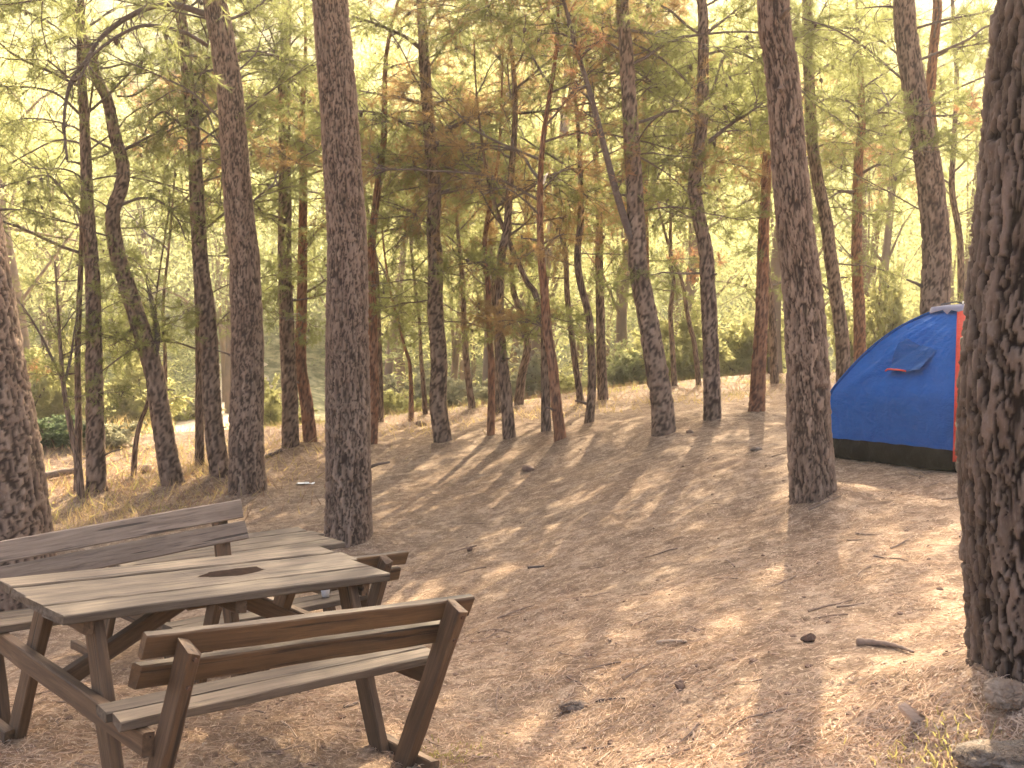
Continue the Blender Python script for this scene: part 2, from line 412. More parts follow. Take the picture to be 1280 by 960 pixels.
# ------------------------------------------------------------------ trees
def bark_height(theta, s, r0, wu, wv, seed):
    nc = max(5, int(round(2 * math.pi * r0 / wu)))
    Q = np.stack([np.cos(theta) * r0, np.sin(theta) * r0, s], -1); k = .045 / wu
    mean = 1.0 * vnoise(Q * np.array([5, 5, 4.5]) * k, seed) + .55 * vnoise(Q * np.array([9, 9, 11]) * k, seed + 5) + .22 * vnoise(Q * np.array([24, 24, 30]) * k, seed + 6)
    U = theta / (2 * math.pi) * nc + mean
    Vv = s / wv + .6 * vnoise(Q * np.array([11, 11, 4]) * k + 9, seed + 3) + .25 * vnoise(Q * np.array([26, 26, 14]) * k + 4, seed + 7)
    iu, iv = np.floor(U).astype(np.int64), np.floor(Vv).astype(np.int64)
    F1 = np.full(U.shape, 9.0); F2 = np.full(U.shape, 9.0); tid = np.zeros(U.shape)
    for du in (-1, 0, 1):
        for dv in (-1, 0, 1):
            cu, cv = iu + du, iv + dv; cm = np.mod(cu, nc); z = np.zeros_like(cm)
            px = cu + .2 + .6 * _h(cm, cv, z, seed + 40); py = cv + .05 + .9 * _h(cm, cv, z, seed + 41)
            d = np.hypot(U - px, (Vv - py) * .62)
            t = _h(cm, cv, z, seed + 42)
            n1 = d < F1
            F2 = np.where(n1, F1, np.minimum(F2, d)); tid = np.where(n1, t, tid); F1 = np.where(n1, d, F1)
    fine = fbm(Q * np.array([80, 80, 20]) * k, 3, seed + 60)
    flake = fbm(Q * np.array([34, 34, 9]) * k + tid[..., None] * 31, 3, seed + 65)
    gap = F2 - F1 + .16 * fine + .10 * flake
    e = sstep(.03, .15, gap)
    fur = sstep(.02, .15, np.abs(fbm(Q * np.array([20, 20, 3.6]) * k + 7, 2, seed + 50)) + .05 * fine)   # long upright furrows
    step = np.floor((flake * 1.0 + tid) * 5) / 5                                       # flaky ledges
    h = (.20 + .80 * e) * (.25 + .75 * fur) * (.66 + .34 * step) + .15 * fine
    return e * fur, np.clip(.5 * tid + .5 * (step * .6 + .2), 0, 1), h

def trunk_mesh(name, P, rad, cols, step, depth, seed, flare=.3, zfine=1e9, wu=.055, wv=.15):
    """P: world points relative to the tree's base; rad: radii at the points"""
    P = [Vector(p) for p in P]; sp = smooth_pts(P, 14)
    L = [0.0]
    for a, b in zip(sp, sp[1:]): L.append(L[-1] + (b - a).length)
    Lp = [0.0]
    for i in range(1, len(P)): Lp.append(L[i * 14])
    S = []; s = 0.0
    while s < L[-1]: S.append(s); s += step if s < zfine else max(step * 5, .15)
    S.append(L[-1]); S = np.array(S)
    A = np.array([tuple(p) for p in sp]); C = np.stack([np.interp(S, L, A[:, k]) for k in range(3)], -1)
    r = np.interp(S, Lp, rad)
    T = np.gradient(C, axis=0); T /= np.linalg.norm(T, axis=1)[:, None]
    a = np.array([1.0, 0, 0]) - T * T[:, :1]; a /= np.linalg.norm(a, axis=1)[:, None]; b = np.cross(T, a)
    th = np.linspace(0, 2 * math.pi, cols, endpoint=False)
    TH, SS = np.meshgrid(th, S)
    r0 = float(np.mean(r[:max(2, len(r) // 2)]))
    e, tid, h = bark_height(TH, SS, r0, wu, wv, seed)
    rr = r[:, None] * (1 + .05 * vnoise(np.stack([np.cos(TH) * 1.2, np.sin(TH) * 1.2, SS * 1.1], -1), seed + 77))
    fl = flare * np.exp(-SS / .28) * (.55 + .45 * np.cos(TH * 3 + seed) + .35 * vnoise(np.stack([np.cos(TH) * 2, np.sin(TH) * 2, SS * 0 + seed], -1), seed + 3))
    rr = rr * (1 + np.maximum(fl, -.1)) + depth * np.minimum(1, r[:, None] / r0) * (h - .75)
    V = C[:, None, :] + rr[..., None] * (np.cos(TH)[..., None] * a[:, None, :] + np.sin(TH)[..., None] * b[:, None, :])
    n = len(S); V = V.reshape(-1, 3)
    ix = np.arange(n * cols).reshape(n, cols); ix2 = np.roll(ix, -1, 1)
    Fq = np.stack([ix[:-1], ix2[:-1], ix2[1:], ix[1:]], -1).reshape(-1, 4)
    V = np.concatenate([V, C[-1:]]); top = len(V) - 1
    cap = np.stack([ix[-1], ix2[-1], np.full(cols, top), np.full(cols, top)], -1)
    # the cap uses thin quads folded onto the centre: make them triangles by repeating is not allowed, so leave a ring and pinch it
    V[ix[-1]] = C[-1] + (V[ix[-1]] - C[-1]) * .05
    V = V[:-1]
    me = mesh_np(name, V, Fq, {'tint': tid.ravel(), 'edge': e.ravel()})
    return me, sp, L

def needles(P, D, n, ln, wd, rg, spread=.85, shoot=.16):
    """P,D: shoot bases and directions (m,3) -> triangles V,F"""
    m = len(P)
    t = rg.random((m, n, 1)) ** .8
    base = P[:, None] + D[:, None] * shoot * t
    nd = D[:, None] * .75 + rg.normal(0, spread * .6, (m, n, 3)); nd /= np.linalg.norm(nd, axis=2, keepdims=True)
    nd[..., 2] -= .12
    l = ln * rg.uniform(.7, 1.15, (m, n, 1))
    side = np.cross(nd, rg.normal(0, 1, (m, n, 3))); side /= np.linalg.norm(side, axis=2, keepdims=True) + 1e-9
    w = wd * rg.uniform(.7, 1.3, (m, n, 1))
    V = np.stack([base - side * w, base + side * w, base + nd * l], 2).reshape(-1, 3)
    return V, np.arange(len(V)).reshape(-1, 3)

def limb(start, d0, length, n, rg, wig=.12, droop=0.0, rise=0.0):
    p = np.array(start, float); d = np.array(d0, float); d /= np.linalg.norm(d); out = [p.copy()]
    for i in range(n):
        d = d + rg.normal(0, wig, 3) + np.array([0, 0, rise - droop * (i / n)]); d /= np.linalg.norm(d)
        p = p + d * length / n; out.append(p.copy())
    return out

def make_bough(seed, L=2.6, nsec=9, droop=.10, wood_only=False, dens=1.0):
    rg = np.random.default_rng(seed)
    mb = MB(); SP, SD = [], []
    main = limb((0, 0, 0), (1, 0, .25), L, 12, rg, .10, droop, .02)
    mb.tube(main, np.linspace(.017, .004, len(main)), 6)
    def shoots(pts, k0, dstep):
        for i in range(k0, len(pts) - 1):
            a, b = pts[i], pts[i + 1]; d = (b - a); ll = np.linalg.norm(d); d = d / (ll + 1e-9)
            for q in range(max(1, int(ll / dstep))):
                p = a + (b - a) * rg.random()
                dd = d * .7 + rg.normal(0, .55, 3) + np.array([0, 0, .15]); dd /= np.linalg.norm(dd)
                SP.append(p); SD.append(dd)
    for k in range(nsec):
        i = int(2 + (len(main) - 3) * (k + rg.random() * .7) / nsec)
        d = main[i + 1] - main[i]; d /= np.linalg.norm(d)
        s = -1 if k % 2 else 1
        sd = d * .7 + np.cross(d, [0, 0, 1]) * s * rg.uniform(.5, 1.0) + np.array([0, 0, rg.uniform(-.35, .35)])
        sl = L * rg.uniform(.25, .5) * (1 - .45 * i / len(main))
        sec = limb(main[i], sd, sl, 7, rg, .16, .10)
        mb.tube(sec, np.linspace(.007, .0022, len(sec)), 4, False)
        shoots(sec, 3, .075 / dens)
        for t in range(3):
            j = rg.integers(2, len(sec) - 1)
            d2 = sec[j + 1] - sec[j]; d2 = d2 / np.linalg.norm(d2) + rg.normal(0, .6, 3)
            ter = limb(sec[j], d2, sl * rg.uniform(.3, .55), 5, rg, .2, .08)
            mb.tube(ter, np.linspace(.006, .002, len(ter)), 3, False)
            shoots(ter, 1, .075 / dens)
    shoots(main, len(main) * 2 // 3, .06 / dens)
    SP, SD = np.array(SP), np.array(SD)
    V, Fc = needles(SP, SD, 30, .10, .0029, rg)
    fm = mesh_np('foliage', V, Fc)
    for k in range(3):
        c = SP[int(rg.integers(0, len(SP)))]; mb.tube([c + np.array([0, 0, -z]) for z in (0, .012, .035, .06)], [.006, .020, .019, .004], 7)
    bm = mb.mesh('branch')
    return bm, fm
BOUGH = [make_bough(100 + i, 2.3 + .25 * (i % 4), 8 + i % 3, .05 + .05 * (i % 3)) for i in range(8)]
BARE = [make_bough(200 + i, 1.6 + .3 * i, 6, .10, dens=.16) for i in range(4)]
def share(me, mats):
    """shared mesh variant with its own material"""
    k = (me.name, mats.name)
    if k not in share.c:
        c = me if not any(q[0] == me.name for q in share.c) else me.copy()
        c.materials.clear(); c.materials.append(mats); share.c[k] = c
    return share.c[k]
share.c = {}
def put_bough(root, p, az, pitch, scale, var, fol_mat, bare=False):
    bm, fm = (BARE if bare else BOUGH)[var]
    b = bpy.data.objects.new('branch', share(bm, M['twig'])); col.objects.link(b)
    b.parent = root; b.location = p; b.rotation_euler = (random.uniform(-.5, .5), -pitch, az); b.scale = (scale,) * 3
    if random.random() < .03 and fol_mat is M['needle']: fol_mat = M['needle_dry']
    f = bpy.data.objects.new('foliage', share(fm, fol_mat)); col.objects.link(f); f.parent = b; f['kind'] = 'stuff'
    return b

def cone_mesh():
    mb = MB()
    rings = [(0, .003), (.008, .016), (.022, .022), (.045, .019), (.065, .009), (.072, .002)]
    V = []; n = 9
    for i, (z, r) in enumerate(rings):
        for k in range(n):
            a = 2 * math.pi * (k + .5 * (i % 2)) / n; rr = r * (1.15 if k % 2 else .9)
            V.append((rr * math.cos(a), rr * math.sin(a), -z))
    Fc = [(i * n + k, i * n + (k + 1) % n, (i + 1) * n + (k + 1) % n, (i + 1) * n + k) for i in range(len(rings) - 1) for k in range(n)]
    mb.add(V, Fc); return mb.mesh('pine_cone')
CONE = cone_mesh(); CONE.materials.append(M['cone'])

TREES = []
def pine(label, pts, w0, w1, d=None, H=None, lo=None, nb=12, bark='bark', fol='needle', cols=28, step=.05, depth=.012, flare=.25,
         branches=(), group='pines of the grove', cat='pine tree', name='pine_tree', fsc=1.0, zfine=1e9, top=None, wu=.034, wv=.18, bare=3, dtop=0.0, stump=False, brfol=None):
    seed = len(TREES) * 7 + 3
    rg = np.random.default_rng(seed + 900); random.seed(seed)
    base = on_ground(*pts[0]) if d is None else None
    if base is None:
        q = at(pts[0][0], pts[0][1], d); base = Vector((q.x, q.y, gz(q.x, q.y)))
    D = base.y
    root = empty(name, base); tag(root, label, cat, group)
    W = [base + Vector((0, 0, -.12))]
    if d is not None and W[0].z < at(*pts[0], D).z - .3: pass
    n = len(pts)
    ypx0 = pts[0][1]
    for i, (x, y) in enumerate(pts):
        if i == 0: W.append(base.copy()); continue
        W.append(at(x, y, D + dtop * i / (n - 1)))
    wpx = lambda y: w0 + (w1 - w0) * (ypx0 - y) / max(1.0, ypx0 - pts[-1][1])
    rad = [w0 / 2 / F_PX * D, w0 / 2 / F_PX * D] + [wpx(y) / 2 / F_PX * D for _, y in pts[1:]]
    H = H or rg.uniform(8.0, 10.5)
    if not stump:
        last = W[-1]; dirv = (W[-1] - W[-2]).normalized()
        k = 0
        while W[-1].z - base.z < H - .01:
            dirv = (dirv * .72 + Vector((rg.normal(0, .09), rg.normal(0, .09), .34))).normalized()
            stp = min(1.2, max(.3, (H - (W[-1].z - base.z))))
            W.append(W[-1] + dirv * stp)
            hh = (W[-1].z - base.z)
            rl = rad[n]
            rad.append(max(.012, rl * (1 - .9 * (hh - (last.z - base.z)) / max(.1, H - (last.z - base.z)))))
            k += 1
            if k > 30: break
    Wr = [w - base for w in W]
    me, sp, L = trunk_mesh('trunk', Wr, rad, cols, step, depth, seed, flare, zfine, wu, wv)
    link('trunk', me, M[bark], root, smooth=cols < 200)
    # traced branches
    for bi, br in enumerate(branches):
        bp, bw = br[0], br[1]; off = br[2] if len(br) > 2 else 0.0
        P = [at(x, y, D + dtop * .5 + off * i / (len(bp) - 1)) - base for i, (x, y) in enumerate(bp)]
        P = smooth_pts(P, 6)
        mb = MB(); r0 = bw / 2 / F_PX * D
        mb.tube(P, np.linspace(r0, r0 * .35, len(P)), 7)
        SP, SD = [], []
        tot = len(P)
        for q in range(int(tot * .8)):
            i = int(rg.integers(int(tot * .25), tot - 1)); dd = (P[i + 1] - P[i]).normalized()
            tw = limb(P[i], np.array(dd) * .5 + rg.normal(0, .55, 3), rg.uniform(.18, .6), 5, rg, .22, .12)
            mb.tube(tw, np.linspace(r0 * .28, .0018, len(tw)), 3, False)
            if rg.random() < .55 and len(br) < 5:
                for j in range(2, len(tw) - 1):
                    for _ in range(2):
                        SP.append(tw[j]); v = tw[j + 1] - tw[j]; v = v / np.linalg.norm(v) + rg.normal(0, .4, 3); SD.append(v / np.linalg.norm(v))
        b = mb.build('branch', M['twig'], root, smooth=True)
        if SP:
            V, Fc = needles(np.array(SP), np.array(SD), 14, .11, .0036, rg)
            f = link('foliage', mesh_np('foliage', V, Fc), M[brfol if bi == 0 and brfol else fol], b); f['kind'] = 'stuff'
        for q in range(1 if len(br) > 3 else 0):
            c = bpy.data.objects.new('pine_cone', CONE); col.objects.link(c); c.parent = b; c.location = P[int(tot * br[3])]; c.scale = (1.3,) * 3
    # crown boughs
    lo = lo if lo is not None else H * .42
    if D > 11.5 and lo > 4.2: lo = 3.2 + .5 * rg.random(); nb += 5
    nb = int(nb * .85 + .5)
    ztr = [p.z for p in sp]
    for k in range(nb):
        if base.x > 2.2 and k > nb * .55 and k % 5 < 2: continue
        h = lo + (H - lo) * ((k + rg.random() * .8) / nb) ** 1.35
        i = min(range(len(sp)), key=lambda j: abs(sp[j].z - h))
        sc = fsc * (1.15 - .65 * (h - lo) / (H - lo + .01)) * rg.uniform(.8, 1.15)
        put_bough(root, sp[i], rg.uniform(0, 6.283) if h > 4.8 else rg.uniform(-.3, 3.45), rg.uniform(-.15, .45) + .3 * (h - lo) / (H - lo), sc, int(rg.integers(0, 8)), M[fol])
    for k in range(bare):
        h = lo * rg.uniform(.45, 1.0)
        i = min(range(len(sp)), key=lambda j: abs(sp[j].z - h))
        put_bough(root, sp[i], rg.uniform(0, 6.283), rg.uniform(-.3, .3), rg.uniform(.5, .9) * min(1, fsc), int(rg.integers(0, 4)), M[fol], True)
    TREES.append((root, D))
    rb = rad[1]; BANKS.append((base.x + .02, base.y - .03, rb * 1.7 + .09, rb * 1.7 + .09, .05 + .30 * rb))
    for k in range(int(nb > 6) * 3 if 5.5 < D < 17 else 0):
        i = int(len(sp) * rg.uniform(.12, .55)); an = rg.uniform(2.6, 6.8); rl = float(np.interp(i, np.linspace(0, len(sp) - 1, len(rad)), rad)); dv = Vector((math.cos(an), math.sin(an), rg.uniform(.1, .6)))
        mb = MB(); q = sp[i] + Vector((math.cos(an), math.sin(an), 0)) * rl * .8; ln_ = rg.uniform(.06, .22) + rl * .2; rs = rg.uniform(.007, .016)
        mb.tube([q, q + dv * ln_ * .5, q + dv * ln_ + Vector((0, 0, -.02))], [rs * 1.5, rs, rs * .7], 7); mb.build('branch_stub', M['twig'], root, smooth=True)
    return root

# foreground trunks
pine('thick grey-brown pine trunk cut by the left edge of the photo, behind the table', [(18, 775), (8, 670), (-6, 560), (-28, 430), (-52, 250), (-70, 100)], 118, 84,
     cols=110, step=.014, depth=.026, zfine=4.3, lo=5.5, bare=0, wu=.034, wv=.21, flare=.2)
pine('straight thick pine trunk standing right behind the picnic table', [(437, 690), (436, 600), (435, 500), (434, 400), (434, 300), (427, 190), (421, 100), (412, 0)], 58, 43,
     cols=120, step=.014, depth=.024, zfine=6.3, lo=5.2, bare=0, wu=.030, wv=.21, flare=.24, H=11)
pine('leaning thick pine trunk in the middle right, just left of the blue tent', [(1018, 632), (1012, 540), (1009, 450), (1003, 354), (994, 285), (984, 168), (977, 90), (966, 0)], 55, 37,
     cols=120, step=.014, depth=.022, zfine=5.6, lo=5.0, bare=0, wu=.029, wv=.20, flare=.26, H=11)
pine('dark rough-barked pine trunk nearest the camera at the right edge, in front of the tent', [(1294, 858), (1290, 790), (1284, 712), (1277, 600), (1276, 505), (1284, 421), (1296, 320), (1312, 168), (1330, 0), (1345, -120)], 148, 150,
     cols=205, step=.007, depth=.026, zfine=2.9, lo=6.0, bare=0, bark='bark_dark', wu=.033, wv=.22, flare=.2, H=12)
pine('large pine trunk left of centre with long branches arching over to the left', [(310, 622), (308, 540), (309, 454), (306, 330), (299, 269), (289, 134), (279, 60), (268, 0)], 45, 28,
     cols=80, step=.022, depth=.022, zfine=6.5, lo=6.4, bare=0, flare=.26, wu=.031, wv=.20,
     branches=[([(257, 18), (218, 6), (188, 9), (151, 27), (124, 50), (107, 77), (88, 104), (80, 150), (84, 200)], 8.5, -1.0, .7, 0),
               ([(259, 57), (228, 40), (181, 32), (145, 47), (114, 71), (95, 100), (60, 75)], 5.5, -1.2, .5, 0),
               ([(262, 72), (232, 70), (205, 76)], 3, .4), ([(285, 25), (320, 10), (350, -20)], 4, .5),
               ([(252, 5), (240, -15), (215, -30)], 5, .3)])
# left group
pine('upright dark pine left of the curved one, ending under the arching branches', [(121, 624), (119, 540), (118, 488), (116, 354), (110, 268), (106, 161), (102, 92)], 25, 11, lo=4.2, nb=9, flare=.3, depth=.016, step=.03,
     branches=[([(110, 275), (88, 250), (60, 220), (20, 228), (-15, 240)], 4, -.5), ([(106, 150), (75, 120), (45, 110), (0, 108)], 4, -.4), ([(112, 200), (135, 192), (150, 178)], 3, .2)])
pine('curved crooked pine whose trunk bends right at mid height, left side', [(218, 612), (208, 562), (193, 471), (181, 427), (165, 377), (148, 323), (141, 270), (152, 232), (153, 205), (143, 168), (134, 125), (119, 92)], 28, 13, lo=4.2, nb=8, depth=.016, step=.03,
     branches=[([(194, 446), (197, 415), (190, 385), (186, 362)], 9, .3), ([(150, 190), (180, 174), (205, 160), (222, 148)], 4, .3), ([(148, 258), (175, 248), (200, 252), (222, 275), (232, 300)], 4, -.3),
               ([(146, 120), (170, 118), (205, 92)], 3, .3), ([(184, 430), (160, 440), (126, 465)], 4, -.3), ([(176, 400), (150, 425), (135, 433)], 4, .3)])
pine('slim tall pine just left of the large arching-branch pine', [(277, 602), (270, 556), (265, 508), (259, 387), (250, 320), (242, 168), (235, 100), (228, 34), (225, 0)], 25, 13, lo=4.2, nb=8, depth=.016, step=.03,
     branches=[([(240, 165), (222, 152), (205, 140), (190, 150), (178, 170)], 4, -.3), ([(238, 150), (215, 162), (180, 178), (150, 190)], 4, .3), ([(245, 190), (228, 172), (210, 178)], 3, .2), ([(236, 120), (250, 95), (262, 80)], 3, .2)])
pine('thin young pine between the curved pine and the slim tall one', [(250, 589), (249, 520), (249, 454), (247, 370), (244, 300)], 12, 7, H=6, lo=3.2, nb=7, depth=.008)
pine('slender forked sapling with bare spreading twigs near the left edge', [(102, 632), (98, 585), (89, 538), (79, 478)], 10, 6, H=3.0, lo=1.6, nb=4, depth=.004, fsc=.55, bark='bark', cat='sapling', name='sapling', bare=2,
     branches=[([(79, 478), (57, 431), (40, 400), (27, 380)], 4, -.2), ([(80, 480), (88, 450), (92, 420), (97, 390)], 4, .2), ([(78, 470), (76, 430), (60, 395)], 3, .1)])
pine('thin pine stem hard against the left side of the upright dark pine', [(97, 622), (98, 540), (97, 448), (99, 380), (101, 330)], 10, 6, H=5.5, lo=3.0, nb=6, depth=.006)
pine('very thin stem leaning right in front of the bright track', [(167, 603), (169, 560), (175, 530), (184, 505), (187, 480)], 8, 4, H=3.6, lo=1.9, nb=5, depth=.004, fsc=.6, bare=1, cat='sapling', name='sapling')
pine('thin dark stem rising behind the curved pine', [(209, 575), (207, 500), (206, 430), (204, 380)], 7, 4, d=17, H=6, lo=3, nb=6, depth=.004)
pine('straight dark pine right of the large arching-branch pine', [(363, 566), (362, 500), (359, 421), (356, 330), (356, 240), (356, 134), (357, 60), (358, 0)], 21, 12, lo=4.6, nb=11, depth=.014, step=.035,
     branches=[([(351, 120), (340, 80), (322, 52)], 4, -.3), ([(360, 20), (375, 8), (392, -8)], 4, .3), ([(354, 18), (335, 22), (318, 18)], 3, .3)])
pine('slim pine bending right at its foot, close to the left of the table trunk', [(388, 560), (384, 510), (376, 454), (377, 390), (378, 320), (379, 218), (377, 160)], 17, 8, H=7, lo=4.2, nb=9, bark='bark_red', depth=.010, step=.04,
     branches=[([(382, 366), (395, 358), (408, 350)], 4, .2), ([(380, 310), (395, 290), (408, 278)], 4, .3)])
pine('pine stem half hidden behind the right flank of the table trunk', [(465, 563), (467, 480), (466, 400), (464, 320), (469, 262), (476, 205), (480, 172)], 14, 8, H=7.2, lo=4.0, nb=9, bark='bark_red', depth=.010, step=.04)
pine('thin far stem just right of the table trunk', [(476, 530), (475, 470), (473, 400), (470, 330)], 8, 5, H=6, lo=3.2, nb=7, depth=.006)
# centre group
pine('grey pine with long side branches left and right, left of the centre clump', [(555, 556), (548, 505), (549, 454), (544, 387), (544, 320), (541, 290), (543, 235), (537, 168), (531, 84), (526, 0)], 23, 12, lo=4.8, nb=11, depth=.014, step=.03, flare=.12,
     branches=[([(547, 175), (560, 162), (586, 150), (608, 141), (640, 141), (662, 141), (690, 137), (737, 129)], 6, -.5, .8),
               ([(534, 172), (517, 160), (492, 148), (470, 141), (445, 138)], 5, -.3, .9), ([(529, 130), (510, 125), (490, 120), (470, 117), (446, 113)], 5, .4),
               ([(527, 62), (510, 48), (492, 39), (465, 28), (438, 20)], 6, -.4), ([(553, 240), (575, 233), (600, 226), (640, 214)], 4, .5),
               ([(536, 218), (522, 210), (505, 208), (480, 214), (456, 224)], 4, -.5), ([(530, 274), (512, 264), (490, 254), (460, 248)], 3, .3),
               ([(532, 292), (515, 290), (503, 296), (492, 312)], 3, -.3), ([(538, 132), (555, 126), (580, 123)], 4, .4), ([(536, 6), (560, 0), (600, 4), (650, 12)], 4, .4, .85)])
pine('far stem standing just left of the centre clump at the edge of the slope', [(591, 517), (586, 480), (582, 440), (580, 404), (578, 350)], 9, 6, H=5.5, lo=2.8, nb=8, depth=.006)
pine('thin orange-barked stem at the slope edge between the table trunk and the grey pine', [(514, 529), (514, 490), (512, 454), (505, 430)], 7, 4, H=4.6, lo=2.2, nb=7, depth=.004, bark='bark_red', fsc=.8)
pine('thin dark stem close to the left of the grey pine', [(532, 522), (529, 480), (526, 441), (524, 400)], 7, 4, H=5, lo=2.5, nb=6, depth=.004, fsc=.8)
pine('slim straight stem leading the centre clump on its left', [(613, 548), (614, 500), (614, 454), (611, 400), (610, 354), (606, 300)], 10, 6, H=5.5, lo=3.0, nb=7, depth=.006, bark='bark_red')
pine('dark pine in the front of the centre clump with its base nearest', [(637, 552), (632, 488), (626, 430), (624, 370), (627, 320), (633, 290), (636, 250)], 16, 9, H=7.6, lo=3.2, nb=12, depth=.010, fol='needle_brown', step=.04,
     branches=[([(620, 345), (600, 330), (575, 322), (565, 310)], 4, -.3), ([(628, 300), (650, 285), (668, 268)], 4, .3)])
pine('thin stem hidden close behind the front pine of the centre clump', [(622, 521), (622, 470), (620, 410), (616, 350)], 8, 5, H=5, lo=2.8, nb=6, depth=.005)
pine('crooked stem bowed to the right behind the centre clump', [(648, 511), (652, 470), (659, 436), (655, 404), (647, 380), (640, 350)], 12, 7, H=5.2, lo=2.6, nb=7, depth=.006, branches=[([(658, 400), (662, 370), (668, 345)], 3, .2)])
pine('left stem of the crossing pair in the centre clump', [(683, 544), (682, 500), (681, 454), (679, 404), (668, 365), (655, 345)], 13, 7, H=5.4, lo=2.8, nb=7, depth=.008)
pine('right stem of the crossing pair, reddish above with withered brown needles', [(701, 552), (695, 500), (690, 450), (684, 414), (680, 360), (676, 315), (675, 240), (680, 165)], 15, 6, H=8.6, lo=3.0, nb=22, depth=.008, fol='needle_brown', bark='bark_red', step=.04, fsc=1.05,
     branches=[([(677, 320), (690, 300), (705, 292)], 4, .2), ([(675, 270), (655, 250), (630, 235), (600, 245)], 3, -.3), ([(676, 240), (700, 215), (720, 205)], 3, .3)])
pine('thin stem right of the crossing pair, arched to the left', [(727, 510), (722, 475), (717, 438), (709, 370), (707, 320), (700, 270)], 9, 6, H=5.5, lo=2.9, nb=7, depth=.005)
pine('wavy pine beside the needle mound, right part of the centre clump', [(736, 532), (739, 500), (740, 465), (738, 420), (735, 390), (724, 347), (722, 310), (726, 268)], 12, 8, H=5.8, lo=3.2, nb=8, depth=.008, step=.04)
pine('upright far pine directly right of the wavy pine', [(754, 505), (752, 460), (751, 421), (749, 330), (749, 270), (746, 210)], 13, 8, H=11, lo=4.0, nb=16, depth=.008, step=.045)
pine('leaning pine right of centre, forked with a long reddish limb on its left', [(830, 550), (827, 500), (822, 470), (811, 404), (798, 337), (796, 290), (791, 202), (783, 67), (778, 0)], 30, 15, H=11, lo=5.2, nb=24, brfol='needle_dry', depth=.018, step=.028,
     branches=[([(797, 310), (786, 290), (770, 240), (758, 195), (744, 141), (734, 105), (722, 68), (712, 30), (703, -5)], 11, -.4), ([(790, 70), (800, 67), (812, 60)], 3, .2), ([(797, 195), (815, 205), (835, 218), (860, 240)], 3, .4)])
pine('thin orange stem close to the right of the leaning forked pine', [(820, 520), (812, 440), (808, 340), (807, 280), (805, 170), (805, 80)], 9, 6, d=18, H=9, lo=5.0, nb=9, depth=.006, bark='bark_red', fol='needle_dry')
pine('crooked thin stem behind, right of the leaning forked pine', [(843, 479), (841, 440), (838, 390), (842, 355), (838, 325)], 7, 5, d=21, H=6, lo=3.2, nb=7, depth=.005)
pine('curved thin stem left of the S-shaped pine', [(874, 470), (868, 430), (861, 402), (852, 350), (840, 320)], 7, 4, d=21, H=5.5, lo=3.0, nb=6, depth=.005, bare=1)
pine('S-shaped pine right of centre with a branch reaching up to the right', [(891, 531), (889, 454), (887, 400), (884, 350), (882, 312), (872, 262), (868, 232), (873, 190), (878, 140), (879, 34), (877, 0)], 22, 12, lo=4.9, nb=11, depth=.014, step=.03,
     branches=[([(881, 182), (900, 166), (917, 153), (935, 142), (954, 129)], 6, -.3), ([(884, 178), (903, 165), (935, 163), (955, 163)], 3, .4), ([(868, 240), (850, 262), (830, 280)], 3, .3), ([(879, 45), (905, 25), (930, 5)], 4, .3)])
pine('broken-topped reddish pine stem between the S-shaped pine and the thick leaning trunk', [(946, 521), (948, 470), (951, 421), (953, 350), (954, 302), (957, 240), (959, 190)], 20, 11, H=4.4, lo=3.9, nb=2, bark='bark_red', depth=.012, step=.03, stump=True, fsc=.4, bare=2)
pine('pale far stem seen just right of the broken-topped stem', [(969, 464), (966, 410), (962, 360), (958, 320)], 11, 7, d=21, H=7, lo=4, nb=8, depth=.006)
# right group
pine('bowed pine directly behind the thick leaning trunk', [(1055, 473), (1053, 430), (1048, 387), (1038, 320), (1033, 280), (1021, 218), (1015, 168), (1010, 67), (1009, 0)], 18, 12, d=16, lo=5.0, nb=11, depth=.014, step=.035,
     branches=[([(1012, 135), (1030, 125), (1050, 124), (1068, 132), (1078, 148)], 4, .3), ([(1018, 185), (1040, 178), (1068, 180)], 3, -.3), ([(1012, 50), (1022, 25), (1035, 0)], 4, .3)])
pine('straight pine with a fork high up, seen over the left shoulder of the tent', [(1077, 440), (1074, 390), (1072, 354), (1071, 302), (1073, 202), (1077, 151)], 16, 10, d=17, H=6.6, lo=4.0, nb=9, depth=.010, step=.035, bark='bark_red',
     branches=[([(1079, 150), (1095, 142), (1115, 142), (1135, 150)], 4, .3), ([(1076, 150), (1060, 135), (1042, 125)], 3, .2), ([(1079, 216), (1095, 207), (1110, 208), (1118, 222)], 4, -.3), ([(1070, 240), (1050, 240), (1034, 250)], 4, -.3), ([(1078, 240), (1092, 236), (1104, 240)], 3, .3), ([(1080, 182), (1100, 174), (1122, 170)], 3, .3)])
pine('stout pine rising right behind the top of the tent', [(1166, 560), (1168, 460), (1169, 370), (1170, 302), (1159, 202), (1141, 101), (1130, 0)], 42, 25, d=12.2, lo=4.8, nb=11, depth=.020, step=.024, cols=56,
     branches=[([(1127, 10), (1105, 8), (1080, 10)], 4, .3)])
pine('slim reddish pine right beside the stout pine behind the tent', [(1182, 470), (1178, 350), (1172, 250), (1166, 168), (1163, 120), (1168, 50), (1172, 0)], 15, 11, d=15, lo=4.9, nb=10, bark='bark_red', depth=.010, step=.035,
     branches=[([(1172, 33), (1190, 27), (1210, 24), (1222, 30)], 4, .2), ([(1172, 66), (1195, 62), (1220, 54), (1245, 54)], 4, .3)])
pine('thin far pine between the stout pine and the dark trunk at the right edge', [(1203, 420), (1201, 330), (1198, 285), (1190, 235), (1193, 168), (1196, 100)], 9, 6, d=19, H=9, lo=4.8, nb=9, depth=.006,
     branches=[([(1195, 180), (1215, 165), (1232, 145)], 3, .3), ([(1196, 155), (1216, 150), (1236, 146)], 3, .3)])

